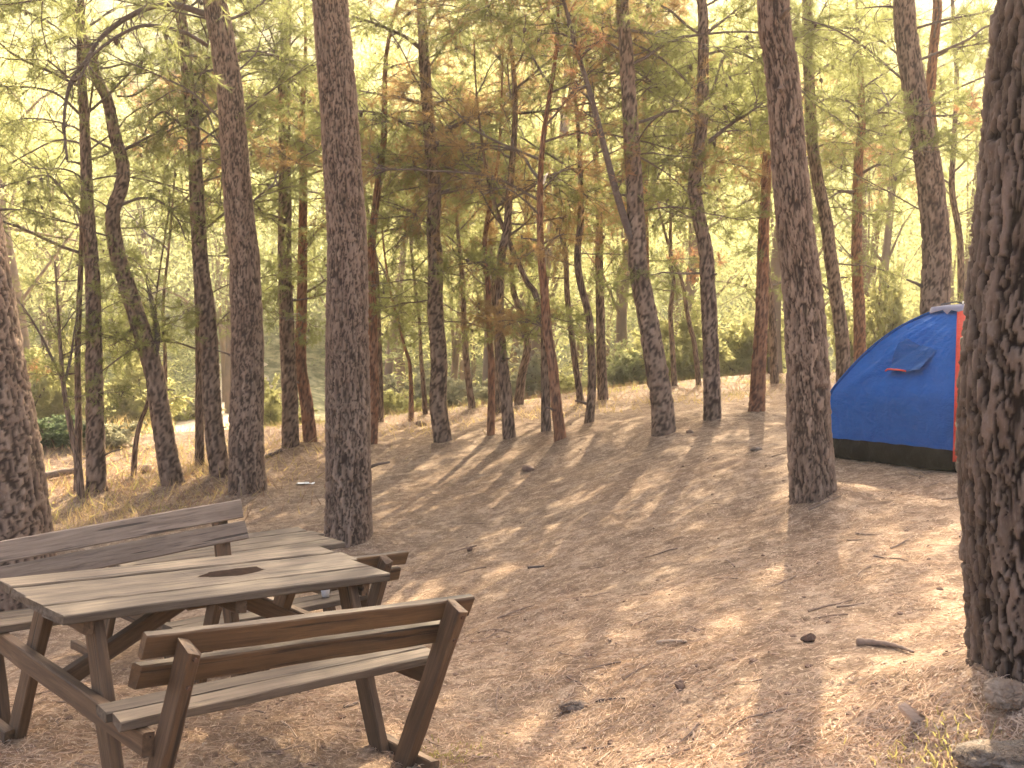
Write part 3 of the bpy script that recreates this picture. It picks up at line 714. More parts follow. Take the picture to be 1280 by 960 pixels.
# ------------------------------------------------------------------ the ground itself, soil and needles banked against each trunk
MOUNDS += BANKS
gx = axis([(-260, -12, 14, .6), (-12, -4.2, .45, .06), (-4.2, 4.2, .042, .042), (4.2, 12, .06, .45), (12, 260, .6, 14)])
gy = axis([(-40, 2.6, 3, .12), (2.6, 9, .038, .05), (9, 26, .055, .35), (26, 60, .5, 1.5), (60, 205, 2, 9)])
X, Y = np.meshgrid(gx, gy)
Zg = ground(X, Y)
nx, ny = len(gx), len(gy)
idx = np.arange(nx * ny).reshape(ny, nx)
Fq = np.stack([idx[:-1, :-1], idx[:-1, 1:], idx[1:, 1:], idx[1:, :-1]], -1).reshape(-1, 4)
tag(link('ground', mesh_np('ground', np.stack([X, Y, Zg], -1).reshape(-1, 3), Fq), M['floor'], smooth=True), kind='structure')
# pale dusty track down on the left, behind the trunks
pts = [(-13, 17.5), (-10.6, 19.6), (-9.0, 22), (-8.7, 26), (-9.1, 31), (-9.6, 37), (-12, 46)]
V = []; Fc = []
sp = smooth_pts([(x, y, 0) for x, y in pts], 16)
for i, p in enumerate(sp):
    t = (sp[min(i + 1, len(sp) - 1)] - sp[max(i - 1, 0)]).normalized(); nrm = Vector((-t.y, t.x, 0))
    for k in range(9):
        q = p + nrm * ((k - 4) * .33 + .25 * math.sin(i * 1.7 + k))
        V.append((q.x, q.y, gz(q.x, q.y) + .05))
for i in range(len(sp) - 1):
    for k in range(8): Fc.append((i * 9 + k, i * 9 + k + 1, i * 9 + 10 + k, i * 9 + 9 + k))
mb = MB(); mb.add(V, Fc); tag(mb.build('path', M['path'], smooth=True), kind='structure')

# ------------------------------------------------------------------ picnic tables
def plank_mesh(name, L, W, T, seed, seg=14, notch=None, two=False, rough=.0022):
    """board along X, centred; T is the thickness (Z)"""
    rg = np.random.default_rng(seed)
    c = min(.005, T * .2)
    prof = [(-W / 2 + c, T / 2), (W / 2 - c, T / 2), (W / 2, T / 2 - c), (W / 2, -T / 2 + c), (W / 2 - c, -T / 2), (-W / 2 + c, -T / 2), (-W / 2, -T / 2 + c), (-W / 2, T / 2 - c)]
    V = []; Fc = []; mi = []
    bow = rg.uniform(-.004, .004); tw = rg.uniform(-.012, .012); e0, e1 = rg.uniform(-.006, .006, 2)
    ph = rg.uniform(0, 6, 3)
    xs = np.linspace(-L / 2, L / 2, seg + 1)
    if notch: xs = np.sort(np.concatenate([xs, notch[0] + np.linspace(-notch[1], notch[1], 9)]))
    n = len(xs)
    for i, x in enumerate(xs):
        for k, (y, z) in enumerate(prof):
            xx = x
            if i == 0: xx += e0 * y / W * 3 + rg.normal(0, .0025)
            if i == n - 1: xx += e1 * y / W * 3 + rg.normal(0, .0025)
            yy = y + rough * math.sin(9 * x + ph[0] + (y > 0) * 2) + rg.normal(0, rough * .35)
            zz = z + bow * (1 - (2 * x / L) ** 2) + tw * y * x / L + rg.normal(0, rough * .3)
            if notch and abs(x - notch[0]) < notch[1]:
                if (y > 0) == (notch[2] > 0): yy -= math.copysign(notch[3] * math.cos((x - notch[0]) / notch[1] * math.pi / 2) ** .8 * (1 if z > -T / 2 + c * 1.5 else .55), y)
            V.append((xx, yy, zz))
    for i in range(n - 1):
        for k in range(8):
            k2 = (k + 1) % 8
            Fc.append((i * 8 + k, (i + 1) * 8 + k, (i + 1) * 8 + k2, i * 8 + k2)); mi.append(1 if two and k == 0 else 0)
    Fc.append(tuple(range(8))); Fc.append(tuple((n - 1) * 8 + k for k in range(7, -1, -1))); mi += [0, 0]
    me = bpy.data.meshes.new(name); me.from_pydata(V, [], Fc)
    me.polygons.foreach_set('material_index', np.array(mi, np.int32)); me.update()
    return me
SEED = [400]
def bar(root, name, p0, p1, W, T, up, mats, seg=10, **k):
    """board from p0 to p1 in the root's frame, its thickness along 'up'"""
    p0, p1 = Vector(p0), Vector(p1); x = (p1 - p0).normalized(); z = Vector(up); z = (z - x * z.dot(x)).normalized(); y = z.cross(x)
    SEED[0] += 1
    me = plank_mesh(name, (p1 - p0).length, W, T, SEED[0], seg, two=len(mats) > 1, **k)
    o = link(name, me, mats, root)
    m = Matrix((x, y, z)).transposed().to_4x4(); m.translation = (p0 + p1) / 2
    o.matrix_local = m
    return o
def P(u, v, w): return (u, -v, w)          # along the table, towards the camera, up
def picnic_table(loc, rot, label, far_back=True, hole=True, ext=0.0):
    root = empty('picnic_table', loc, rot); tag(root, label, 'picnic table', 'wooden picnic tables')
    top = [M['wood_top']]; fr = [M['wood_frame']]; br = [M['wood_brown'], M['wood_top']]; gr = [M['wood_grey'], M['wood_top']]
    ends = [(-.742, .742), (-.752, .738), (-.746, .795), (-.748, .772)]
    for i, (a, b) in enumerate(ends):
        v = .243 - i * .162
        dz = [.0, .003, -.002, .002][i]
        nt = None
        if hole and i == 1: nt = (.12, .16, 1, .050)
        if hole and i == 2: nt = (.10, .18, -1, .066)
        bar(root, 'tabletop_plank', P(a, v, .734 + dz), P(b, v + (.0, 0, .004, .006)[i], .712 + dz), .154 if i < 3 else .15, .036, (0, 0, 1), top, 18, notch=nt)
    if hole: bar(root, 'charred_patch', P(-.06, .0, .728), P(.28, .0, .728), .15, .012, (0, 0, 1), [M['char']])
    for s in (-1, 1):
        u = s * .58; o = s * .626
        bar(root, 'batten', P(o, -.29, .677 - .012 * s), P(o, .29, .677 - .012 * s), .042, .060, (0, 0, 1), fr)
        bar(root, 'cross_beam', P(o, -.80, .412), P(o, .80, .412), .045, .085, (0, 0, 1), fr)
        for t in (-1, 1):
            bar(root, 'leg', P(u, t * .532, -.03), P(u, t * .205, .703 - .012 * s), .045, .095, (0, 1, 0), fr)
            bar(root, 'foot_runner', P(o, t * .46, .03), P(o, t * .83, .03), .045, .060, (0, 0, 1), fr)
            if t > 0 or far_back:
                bar(root, 'back_post', P(u, t * .665, -.03), P(u, t * .965, .782 + (-.03 if s * t > 0 else 0) + (.03 * s if t < 0 else 0)), .048, .090, (0, 1, 0), fr)
        bar(root, 'brace', P(s * .595, 0, .40), P(s * .06, 0, .675), .045, .070, (0, 0, 1), fr)
    for s in (-1, 1):
        for (v, w) in ((.955, .752), (.918, .648)):
            mb = MB(); mb.tube([P(s * .58, v + .015, w - .035 * (s > 0)), P(s * .58, v + .058 - .010 * (s > 0), w - .004 - .035 * (s > 0))], [.010, .008], 8); mb.build('bolt', M['rust'], root)
    bar(root, 'batten', P(0, -.29, .677), P(0, .29, .677), .045, .062, (0, 0, 1), fr)
    for t in (-1, 1):
        for k in (0, 1):
            v = t * (.600 + .108 * k)
            bar(root, 'seat_plank', P(-.705 + .006 * k, v, .474), P(.70 - .01 * k, v, .466), .102, .036, (0, 0, 1), top, 14)
        if t > 0 or far_back:
            m = br if t > 0 else gr
            bar(root, 'back_rail', P(-.708, t * .895, .775 + (.012 if t > 0 else -.064)), P(.708 + ext - (.03 if t < 0 else 0), t * .895, .775 + (-.052 if t > 0 else .056)), .036, .088 if t > 0 else .098, (0, -t * .30, 1), m, 14)
            bar(root, 'back_rail', P(-.715, t * .862, .668 + (.012 if t > 0 else -.066)), P(.68 + ext, t * .862, .668 + (-.050 if t > 0 else .054)), .036, .088 if t > 0 else .098, (0, -t * .30, 1), m, 14)
    return root
picnic_table(TAB_LOC, TAB_ROT, 'weathered picnic table with a burnt hole in its top and two backed benches')
picnic_table(TAB2_LOC, TAB2_ROT, 'second wooden picnic table mostly hidden behind the first one, by the straight trunk', far_back=False, hole=False, ext=.08)

# ------------------------------------------------------------------ tent
def proj(p):
    v = Vector(p) - Vector((0, 0, CAM_Z)); c, s = math.cos(-PITCH), math.sin(-PITCH)
    yy = v.y * c + v.z * s; zz = -v.y * s + v.z * c
    return 640 + F_PX * v.x / yy, 480 - F_PX * zz / yy
TN = on_ground(1198, 591)
uu = Vector((TN.x, TN.y, 0)).normalized(); ll = Vector((-uu.y, uu.x, 0))
def corner(Rr, k): c = TN + uu * Rr; return c + [-uu, ll, uu, -ll][k] * Rr
lo_, hi_ = .6, 2.2
for _ in range(40):
    mid = (lo_ + hi_) / 2
    if proj(corner(mid, 1))[0] > 1037: lo_ = mid
    else: hi_ = mid
TR = lo_ / 1.0
TC = TN + uu * TR; TC.z = gz(TC.x, TC.y)
TH = (at(1190, 385, TC.y).z - TC.z)
tent = empty('dome_tent', TC)
tag(tent, 'blue dome tent with red seam band and black hem, partly behind the dark trunk', 'tent')
cz = [gz(*corner(TR, k).xy) - TC.z for k in range(4)]
PROF = [(.985, 0), (1.0, .10), (1.01, .25), (1.0, .42), (.87, .57), (.69, .73), (.49, .86), (.27, .955), (.12, .992), (0, 1.0)]
tp = np.linspace(0, 1, len(PROF))
def prof(t):
    # smooth through the profile points
    k = min(int(t * (len(PROF) - 1)), len(PROF) - 2); f = t * (len(PROF) - 1) - k
    a, b, c, d = PROF[max(k - 1, 0)], PROF[k], PROF[k + 1], PROF[min(k + 2, len(PROF) - 1)]
    g = lambda i: .5 * (2 * b[i] + (c[i] - a[i]) * f + (2 * a[i] - 5 * b[i] + 4 * c[i] - d[i]) * f * f + (3 * b[i] - 3 * c[i] + d[i] - a[i]) * f ** 3)
    return max(0, g(0)), g(1)
DIRS = [-uu, ll, uu, -ll]
def arc(k, t, off=0.0):
    r, z = prof(t)
    n = Vector((DIRS[k].x * z * .0 + DIRS[k].x, DIRS[k].y, .9 * z)).normalized()
    return DIRS[k] * (r * TR) + Vector((0, 0, cz[k] * (1 - z) + z * TH)) + n * off
def panel_pt(k, t, s, off=0.0, wr=True):
    a, b = arc(k, t), arc((k + 1) % 4, t)
    p = a.lerp(b, s)
    n = (DIRS[k] + DIRS[(k + 1) % 4]).normalized(); r, z = prof(t)
    nn = Vector((n.x, n.y, .35 + .9 * z)).normalized()
    sag = math.sin(math.pi * s) * (.035 * math.sin(math.pi * min(1, t * 1.4)) )
    w = 0
    if wr:
        e = math.sin(math.pi * s) ** .6 * math.sin(math.pi * min(1, max(0, t)))
        # creases that pull from the lower left corner up towards the flap, and fine puckers
        q = (s - .95) * .75 + (t - .30) * .95
        w += .016 * math.exp(-(q / .05) ** 2) * e * sstep(.3, .55, s) - .014 * math.exp(-((q + .10) / .05) ** 2) * e * sstep(.3, .6, s)
        w += .010 * float(vnoise(np.array([[s * 7 + k * 9, t * 6, 1.0]]), 71)[0]) * e + .006 * float(vnoise(np.array([[s * 18 + t * 9, t * 14 - s * 5, 4.0 + k]]), 72)[0]) * e
        w += .007 * math.sin(q * 70) * e * math.exp(-((t - .62) / .16) ** 2)
    return p + nn * (sag + off + 1.5 * float(w))
def panel(k, t0, t1, nt_, s0, s1, ns, name, mat, off=0.0, parent=None, f=None):
    V = []; 
    for i in range(nt_ + 1):
        for j in range(ns + 1):
            t = t0 + (t1 - t0) * i / nt_; s = s0 + (s1 - s0) * j / ns
            V.append(panel_pt(k, t, s, off + (f(i / nt_, j / ns) if f else 0)))
    Fc = [(i * (ns + 1) + j, i * (ns + 1) + j + 1, (i + 1) * (ns + 1) + j + 1, (i + 1) * (ns + 1) + j) for i in range(nt_) for j in range(ns)]
    mb = MB(); mb.add(V, Fc); return mb.build(name, mat, parent or tent, smooth=True)
HEM = .136                                                  # profile parameter where the black hem ends
for k in range(4):
    panel(k, HEM * .8, 1, 46, 0, 1, 44, 'wall_panel', M['blue'])
    panel(k, 0, HEM, 8, 0, 1, 40, 'groundsheet_hem', M['black'], .012, f=lambda a, b: .022 * math.sin(math.pi * min(1, a * 1.05)) * (1 + .5 * math.sin(b * 17)) + .008 * math.sin(b * 41 + a * 5))
for k in range(4):
    mb = MB(); red = k in (0, 2)
    ts = np.linspace(.0 if not red else HEM * .6, .985, 40)
    if red:
        V = []; side = Vector((-DIRS[k].y, DIRS[k].x, 0))
        for t in ts:
            c = arc(k, t); o = DIRS[k]
            for q, (sx, oo) in enumerate([(-.042, .002), (-.03, .016), (0, .024), (.03, .016), (.042, .002)]):
                V.append(c + side * sx + Vector((o.x, o.y, .8 * prof(t)[1])).normalized() * oo)
        Fc = [(i * 5 + q, i * 5 + q + 1, i * 5 + 6 + q, i * 5 + 5 + q) for i in range(len(ts) - 1) for q in range(4)]
        mb.add(V, Fc); mb.build('seam_band', M['red'], tent, smooth=True)
    else:
        mb.tube([arc(k, t, .006) for t in ts], .013, 8); mb.build('pole_sleeve', M['blue_dark'], tent, smooth=True)
# small pale vent cap on the crown of the tent
mb = MB(); V = [Vector((0, 0, TH + .035))]
for ring, (rr, dz) in enumerate([(.10, .026), (.20, .008), (.21, -.012)]):
    for q in range(24):
        a = q / 24 * 2 * math.pi; kk = (.86 + .14 * math.cos(4 * (a - math.atan2(uu.y, uu.x))))
        V.append(Vector((math.cos(a) * rr * kk * 1.25, math.sin(a) * rr * kk * 1.25, TH + dz - .02 * (ring == 2) * (1 + math.sin(a * 9)))))
Fc = [(0, 1 + q, 1 + (q + 1) % 24) for q in range(24)]
for ring in range(2): Fc += [(1 + ring * 24 + q, 1 + ring * 24 + 24 + q, 1 + ring * 24 + 24 + (q + 1) % 24, 1 + ring * 24 + (q + 1) % 24) for q in range(24)]
mb.add(V, Fc); mb.build('vent_cap', M['pale'], tent, smooth=True)
mb = MB()
for k in range(4):
    mb.tube([Vector((0, 0, TH + .03)) - DIRS[k] * .03, Vector((0, 0, TH + .052)) + DIRS[k] * .05, Vector((0, 0, TH + .03)) + DIRS[k] * .17], .006, 6)
mb.build('pole_hub', M['pole'], tent)
# window flap: find its corners on the left front panel
best = {}
for (px, py) in ((1110, 466), (1153, 470), (1172, 437), (1133, 425)):
    bd = 1e9
    for i in range(61):
        for j in range(61):
            t = .25 + .6 * i / 60; s = j / 60
            q = proj(TC + panel_pt(0, t, s, 0, False)); dd = (q[0] - px) ** 2 + (q[1] - py) ** 2
            if dd < bd: bd = dd; best[(px, py)] = (t, s)
(bl, b_r, tr, tl) = [best[k] for k in ((1110, 466), (1153, 470), (1172, 437), (1133, 425))]
V = []; nA, nB = 12, 12
def flap_pt(a, b, off=0):
    t = (tl[0] * (1 - b) + tr[0] * b) * (1 - a) + (bl[0] * (1 - b) + b_r[0] * b) * a
    s = (tl[1] * (1 - b) + tr[1] * b) * (1 - a) + (bl[1] * (1 - b) + b_r[1] * b) * a
    return panel_pt(0, t, s, .008 + .045 * a + .010 * math.sin(a * 6 + b * 9) * a + off)
for a in range(nA + 1):
    for b in range(nB + 1): V.append(flap_pt(a / nA, b / nB))
mb = MB(); mb.add(V, [(a * (nB + 1) + b, a * (nB + 1) + b + 1, (a + 1) * (nB + 1) + b + 1, (a + 1) * (nB + 1) + b) for a in range(nA) for b in range(nB)])
fl = mb.build('window_flap', M['blue_dark'], tent, smooth=True)
mb = MB(); mb.tube([flap_pt(1.0, b / 10, .003) for b in range(7)], .007, 6); mb.build('flap_trim', M['red'], fl)
mb = MB()
for k in (0, 1):
    c = arc(k, 0); g = c + DIRS[k] * .10; w = TC + g; mb.tube([g + Vector((0, 0, gz(w.x, w.y) - TC.z + .05)), g - DIRS[k] * .05 + Vector((0, 0, gz(w.x, w.y) - TC.z - .08))], .006, 6)
mb.build('peg', M['pole'], tent)

# ------------------------------------------------------------------ shrubs along the edge of the slope
def make_shrub(seed, h=1.6, w=1.1, n=650, leaf=.11, lw=.02):
    rg = np.random.default_rng(seed); mb = MB(); SP, SD = [], []
    for k in range(11):
        a = rg.uniform(0, 6.28); d = np.array([math.cos(a) * rg.uniform(.2, .9), math.sin(a) * rg.uniform(.2, .9), 1.0])
        st = limb((rg.normal(0, .06), rg.normal(0, .06), -.05), d, h * rg.uniform(.65, 1.05), 9, rg, .16, .04)
        mb.tube(st, np.linspace(.018, .004, len(st)), 4, False)
        for i in range(2, len(st) - 1):
            for _ in range(2):
                sd = limb(st[i], st[i + 1] - st[i] + rg.normal(0, .09, 3), h * rg.uniform(.15, .35), 4, rg, .3)
                mb.tube(sd, np.linspace(.006, .002, 5), 3, False)
                for j in range(1, 4):
                    for _ in range(3):
                        SP.append(sd[j] + rg.normal(0, .03, 3)); v = sd[j + 1] - sd[j] + rg.normal(0, .04, 3); SD.append(v / np.linalg.norm(v))
    V, Fc = needles(np.array(SP), np.array(SD), 9, leaf, lw, rg, 1.0, .12)
    return mb.mesh('stem'), mesh_np('foliage', V, Fc)
SHRUB = [make_shrub(60 + i) for i in range(3)]
def shrub(label, px, py, d, wpx, hpx, var, fol, z=None):
    q = at(px, py, d); base = Vector((q.x, q.y, gz(q.x, q.y) - .05))
    root = empty('shrub', base, (0, 0, random.uniform(0, 6))); tag(root, label, 'shrub', 'shrubs at the edge of the slope')
    sx = wpx / F_PX * d / 2.0; top = at(px, py - hpx / 2, d).z; sz = max(.5, top - base.z) / 1.5
    root.scale = (sx, sx, sz)
    s = bpy.data.objects.new('stem', share(SHRUB[var][0], M['twig'])); f = bpy.data.objects.new('foliage', share(SHRUB[var][1], M[fol])); f['kind'] = 'stuff'
    for o in (s, f): col.objects.link(o); o.parent = root
shrub('blue-green bush beyond the log at the left edge', 68, 552, 17, 130, 80, 0, 'leaf_blue')
shrub('yellow-green bush above the blue-green one, left edge', 50, 470, 27, 140, 120, 1, 'leaf_yellow')
shrub('bright yellow bush lit by the sun behind the curved crooked pine', 160, 495, 30, 150, 110, 2, 'leaf_yellow')
shrub('greyish bush beside the pale track, between the crooked and the slim tall pine', 225, 520, 33, 90, 60, 0, 'leaf_grey')
shrub('grey-green bush between the upright dark pine and the track', 140, 566, 17, 90, 60, 1, 'leaf_grey')
shrub('pale shrub right of the large arching-branch pine', 340, 520, 24, 80, 90, 2, 'leaf_yellow')
shrub('low yellow-green bush right of the table trunk, at the slope edge', 490, 515, 23, 70, 70, 0, 'leaf_yellow')
shrub('blue-grey bush between the grey pine and the centre clump', 545, 500, 25, 120, 80, 1, 'leaf_grey')
shrub('wide grey bush behind the centre clump', 660, 485, 27, 150, 90, 2, 'leaf_grey')
shrub('light green bush between the crossing pair and the wavy pine', 712, 492, 25, 80, 60, 0, 'leaf_yellow')
shrub('olive bush left of the leaning forked pine', 785, 470, 26, 80, 80, 1, 'leaf_far')
shrub('yellow bush between the forked pine and the S-shaped pine', 850, 440, 27, 120, 110, 2, 'leaf_yellow')
shrub('yellow-green bush behind the broken-topped stem', 930, 430, 28, 110, 90, 0, 'leaf_yellow')
shrub('yellow bush seen between the thick leaning trunk and the tent', 1060, 430, 28, 90, 120, 1, 'leaf_yellow')
shrub('sunlit bush over the sloping shoulder of the tent', 1115, 400, 25, 90, 120, 2, 'leaf_yellow')

# ------------------------------------------------------------------ far woodland on the opposite slope
def far_tree(seed, nclump=46, per=40, leaf=.38, lw=.055, z0=.22):
    rg = np.random.default_rng(seed); h = rg.uniform(6.5, 9.5)
    tr = limb((0, 0, -.3), (0, 0, 1), h * .92, 6, rg, .05)
    Cn = []
    for k in range(nclump):
        z = h * (z0 + (1 - z0) * rg.random() ** .85); wr = 2.3 * math.sin(math.pi * min(1, .15 + .85 * (1 - z / h)) * .62) + .25
        a = rg.uniform(0, 6.28); r = wr * rg.random() ** .55
        Cn.append((r * math.cos(a), r * math.sin(a), z))
    Cn = np.array(Cn); P0 = np.repeat(Cn, per, 0) + rg.normal(0, 1, (nclump * per, 3)) * np.array([.46, .46, .25])
    D = rg.normal(0, 1, P0.shape) + np.array([0, 0, .25]); D /= np.linalg.norm(D, axis=1, keepdims=True)
    V, Fc = needles(P0, D, 1, leaf, lw, rg, .3, .02)
    mb = MB(); mb.tube(tr, np.linspace(.15, .03, len(tr)), 5, False)
    for k in range(9):
        j = int(rg.integers(2, 6)); c = Cn[rg.integers(0, nclump)]; mb.tube([tr[j], (np.array(tr[j]) + c) / 2 + np.array([0, 0, .2]), c], [.04, .025, .01], 3, False)
    tv = np.array(mb.v); tf = np.array([f[:3] for f in mb.f] + [(f[0], f[2], f[3]) for f in mb.f if len(f) == 4])
    return V, Fc, tv, tf
FT = [far_tree(300 + i, 46, 30) for i in range(5)]
FS = [far_tree(350 + i, 34, 16, .42, .06) for i in range(4)]
FN = [far_tree(330 + i, 70, 80, .15, .014, .34) for i in range(4)]
LV, LF, TV, TF = [[], []], [[], []], [], []
ln, tn = [0, 0], 0
rgw = np.random.default_rng(77)
cnt = 0; spots = []
while cnt < 440:
    y = (27 + 20 * rgw.random()) if cnt < 84 else 46 + 115 * rgw.random() ** 1.25; x = rgw.uniform(-.62, .66) * y
    px = 640 + F_PX * x / y
    if y < 40 and 110 < px < 265: continue
    if y < 50 and y < 42 and abs(x + 9 - .25 * (y - 24)) < 2.4: continue
    if 1020 < px < 1075 and y < 80: continue
    if any((x - a) ** 2 + (y - b) ** 2 < (1.25 + .02 * y) ** 2 for a, b in spots): continue
    spots.append((x, y)); cnt += 1
    V, Fc, tv, tf = FN[cnt % 4] if y < 46 else FT[cnt % 5]; a = rgw.uniform(0, 6.28); sc = rgw.uniform(.75, 1.25) * (1.15 if y < 46 else 1)
    Rm = np.array([[math.cos(a), -math.sin(a), 0], [math.sin(a), math.cos(a), 0], [0, 0, 1]]) * sc
    o = np.array([x, y, gz(x, y)]); g = 1 if rgw.random() < .4 else 0
    LV[g].append(V @ Rm.T + o); LF[g].append(Fc + ln[g]); ln[g] += len(V)
    TV.append(tv @ Rm.T + o); TF.append(tf + tn); tn += len(tv)
cb = 0
while cb < 330:                                            # low scrub between the trees
    y = 27 + 62 * rgw.random() ** 1.2; x = rgw.uniform(-.60, .62) * y
    if y < 46 and abs(x + 9 - .12 * (y - 24)) < 1.9: continue
    px = 640 + F_PX * x / y
    if 1020 < px < 1075: continue
    cb += 1; V, Fc, tv, tf = FS[cb % 4]; a = rgw.uniform(0, 6.28); sc = rgw.uniform(.16, .34)
    Rm = np.array([[math.cos(a), -math.sin(a), 0], [math.sin(a), math.cos(a), 0], [0, 0, 1]]) * np.array([sc * 1.5, sc * 1.5, sc])[:, None]
    g = 1 if rgw.random() < .5 else 0
    LV[g].append(V @ Rm.T + np.array([x, y, gz(x, y) - .25])); LF[g].append(Fc + ln[g]); ln[g] += len(V)
VV = np.concatenate(LV[0] + LV[1] + TV)
FF = np.concatenate(LF[0] + [f + ln[0] for f in LF[1]] + [f + ln[0] + ln[1] for f in TF])
me = mesh_np('woodland', VV, FF)
for m in ('leaf_far', 'leaf_yellow', 'far_bark'): me.materials.append(M[m])
n0, n1 = sum(map(len, LF[0])), sum(map(len, LF[1]))
mi = np.zeros(len(FF), np.int32); mi[n0:n0 + n1] = 1; mi[n0 + n1:] = 2
me.polygons.foreach_set('material_index', mi)
tag(link('woodland', me, ()), 'sunlit pine wood covering the opposite slope', None, kind='stuff')

# ------------------------------------------------------------------ ground litter
rgl = np.random.default_rng(21)
def scatter(n, y0=2.7, y1=12.0, p=1.0):
    u = rgl.random(n); y = 1 / (1 / y0 + (1 / y1 - 1 / y0) * u) if p == 1 else y0 + (y1 - y0) * u
    x = rgl.uniform(-.58, .56, n) * (y + .4)
    return x, y
def ground_frame(x, y):
    return np.stack([x, y, ground(x, y)], -1)
def litter(name, n, ln, wd, mat, label, y1=12.0, lift=.004, thin=None):
    x, y = scatter(n, y1=y1)
    keep = fbm(np.stack([x / .7, y / .7], -1), 3, 31) + rgl.normal(0, .45, n) > (thin if thin is not None else -9)
    x, y = x[keep], y[keep]; n = len(x)
    P0 = ground_frame(x, y); a = rgl.uniform(0, 2 * math.pi, n); l = ln * rgl.uniform(.5, 1.25, n)
    d = np.stack([np.cos(a), np.sin(a)], -1); s = np.stack([-d[:, 1], d[:, 0]], -1)
    cv = rgl.normal(0, .16, n)
    def pt(t, w, up):
        q = P0[:, :2] + d * (l * t)[:, None] + s * (l * cv * (1 - (2 * t) ** 2) + w)[:, None]
        z = ground(q[:, 0], q[:, 1]) + lift + up
        return np.concatenate([q, z[:, None]], 1)
    up = np.abs(rgl.normal(0, .006, n))
    w = wd * rgl.uniform(.7, 1.3, n)
    A, B, C, D2 = pt(-.5, 0 * w, up * .2), pt(0, -w, up), pt(0, w, up + .0015), pt(.5, 0 * w, up * .6)
    V = np.stack([A, B, C, D2], 1).reshape(-1, 3); k = np.arange(n)[:, None] * 4
    Fc = np.concatenate([k + np.array([0, 1, 2]), k + np.array([1, 3, 2])], 0)
    tag(link(name, mesh_np(name, V, Fc), M[mat]), label, None, kind='stuff')
litter('pine_needle_litter', 62000, .085, .0016, 'litter', 'tan fallen pine needles strewn over the ground', 13, thin=-.35)
litter('pine_needle_litter', 22000, .08, .0020, 'litter_red', 'reddish fallen pine needles strewn over the ground', 16, thin=.0)
litter('bark_chip_litter', 3600, .030, .0045, 'chip', 'small pale bark chips and leaf scraps on the ground', 18)
mb = MB()
for x, y in zip(*scatter(230, 2.8, 14)):
    a = rgl.uniform(0, 6.28); l = rgl.uniform(.08, .30); p = limb((x, y, 0), (math.cos(a), math.sin(a), 0), l, 4, rgl, .14)
    mb.tube([(q[0], q[1], gz(q[0], q[1]) + .006) for q in p], np.linspace(.0042, .002, 5) * rgl.uniform(.7, 1.6), 4)
tag(mb.build('twig_litter', M['litter_twig']), 'small dead twigs scattered on the ground', None, kind='stuff')

def tuft(name, label, px, py, rad, n, hgt, mat, kind=None):
    b = on_ground(px, py) if isinstance(px, (int, float)) else None
    r = rgl.normal(0, rad, (n, 2)); x, y = b.x + r[:, 0], b.y + r[:, 1]
    P0 = ground_frame(x, y); d = rgl.normal(0, .5, (n, 3)); d[:, 2] = 1; d /= np.linalg.norm(d, axis=1, keepdims=True)
    l = hgt * rgl.uniform(.4, 1.2, n)[:, None]; s = np.cross(d, rgl.normal(0, 1, (n, 3))); s /= np.linalg.norm(s, axis=1, keepdims=True); w = .0025 + .0 * l
    mid = P0 + d * l * .55; tip = mid + (d + np.array([0, 0, -.35]) + rgl.normal(0, .25, (n, 3))) * l * .45
    V = np.stack([P0 - s * w, P0 + s * w, mid + s * w * .8, mid - s * w * .8, tip], 1) - np.array(b); k = np.arange(n)[:, None] * 5
    V = V.reshape(-1, 3)
    Fc = np.concatenate([k + np.array(q) for q in ((0, 1, 2), (0, 2, 3), (3, 2, 4))], 0)
    return tag(link(name, mesh_np(name, V, Fc), M[mat], loc=b), label, None, None, 'stuff')
tuft('grass_tuft', 'pale green grass tuft beside the right foot of the near bench', 566, 948, .10, 130, .035, 'grass_green')
tuft('grass_tuft', 'yellowish grass tuft at the bottom edge below the dark right trunk', 1165, 952, .09, 150, .05, 'grass_green')
tuft('grass_tuft', 'small green tuft on the bare ground between the S-shaped and broken-topped pines', 930, 494, .25, 160, .12, 'grass_green')
tuft('grass_tuft', 'dry straw tuft at the sunny foot of the thin dark stem on the left', 268, 588, .35, 340, .28, 'grass')
for (px, py, rr, n, h, lb) in ((150, 640, .45, 420, .14, 'straw-coloured grass on the needle mound behind the far bench'), (80, 655, .4, 380, .16, 'straw-coloured grass between the left edge trunk and the sapling')):
    tuft('dry_grass', lb, px, py, rr, n, h, 'grass', 'stuff')

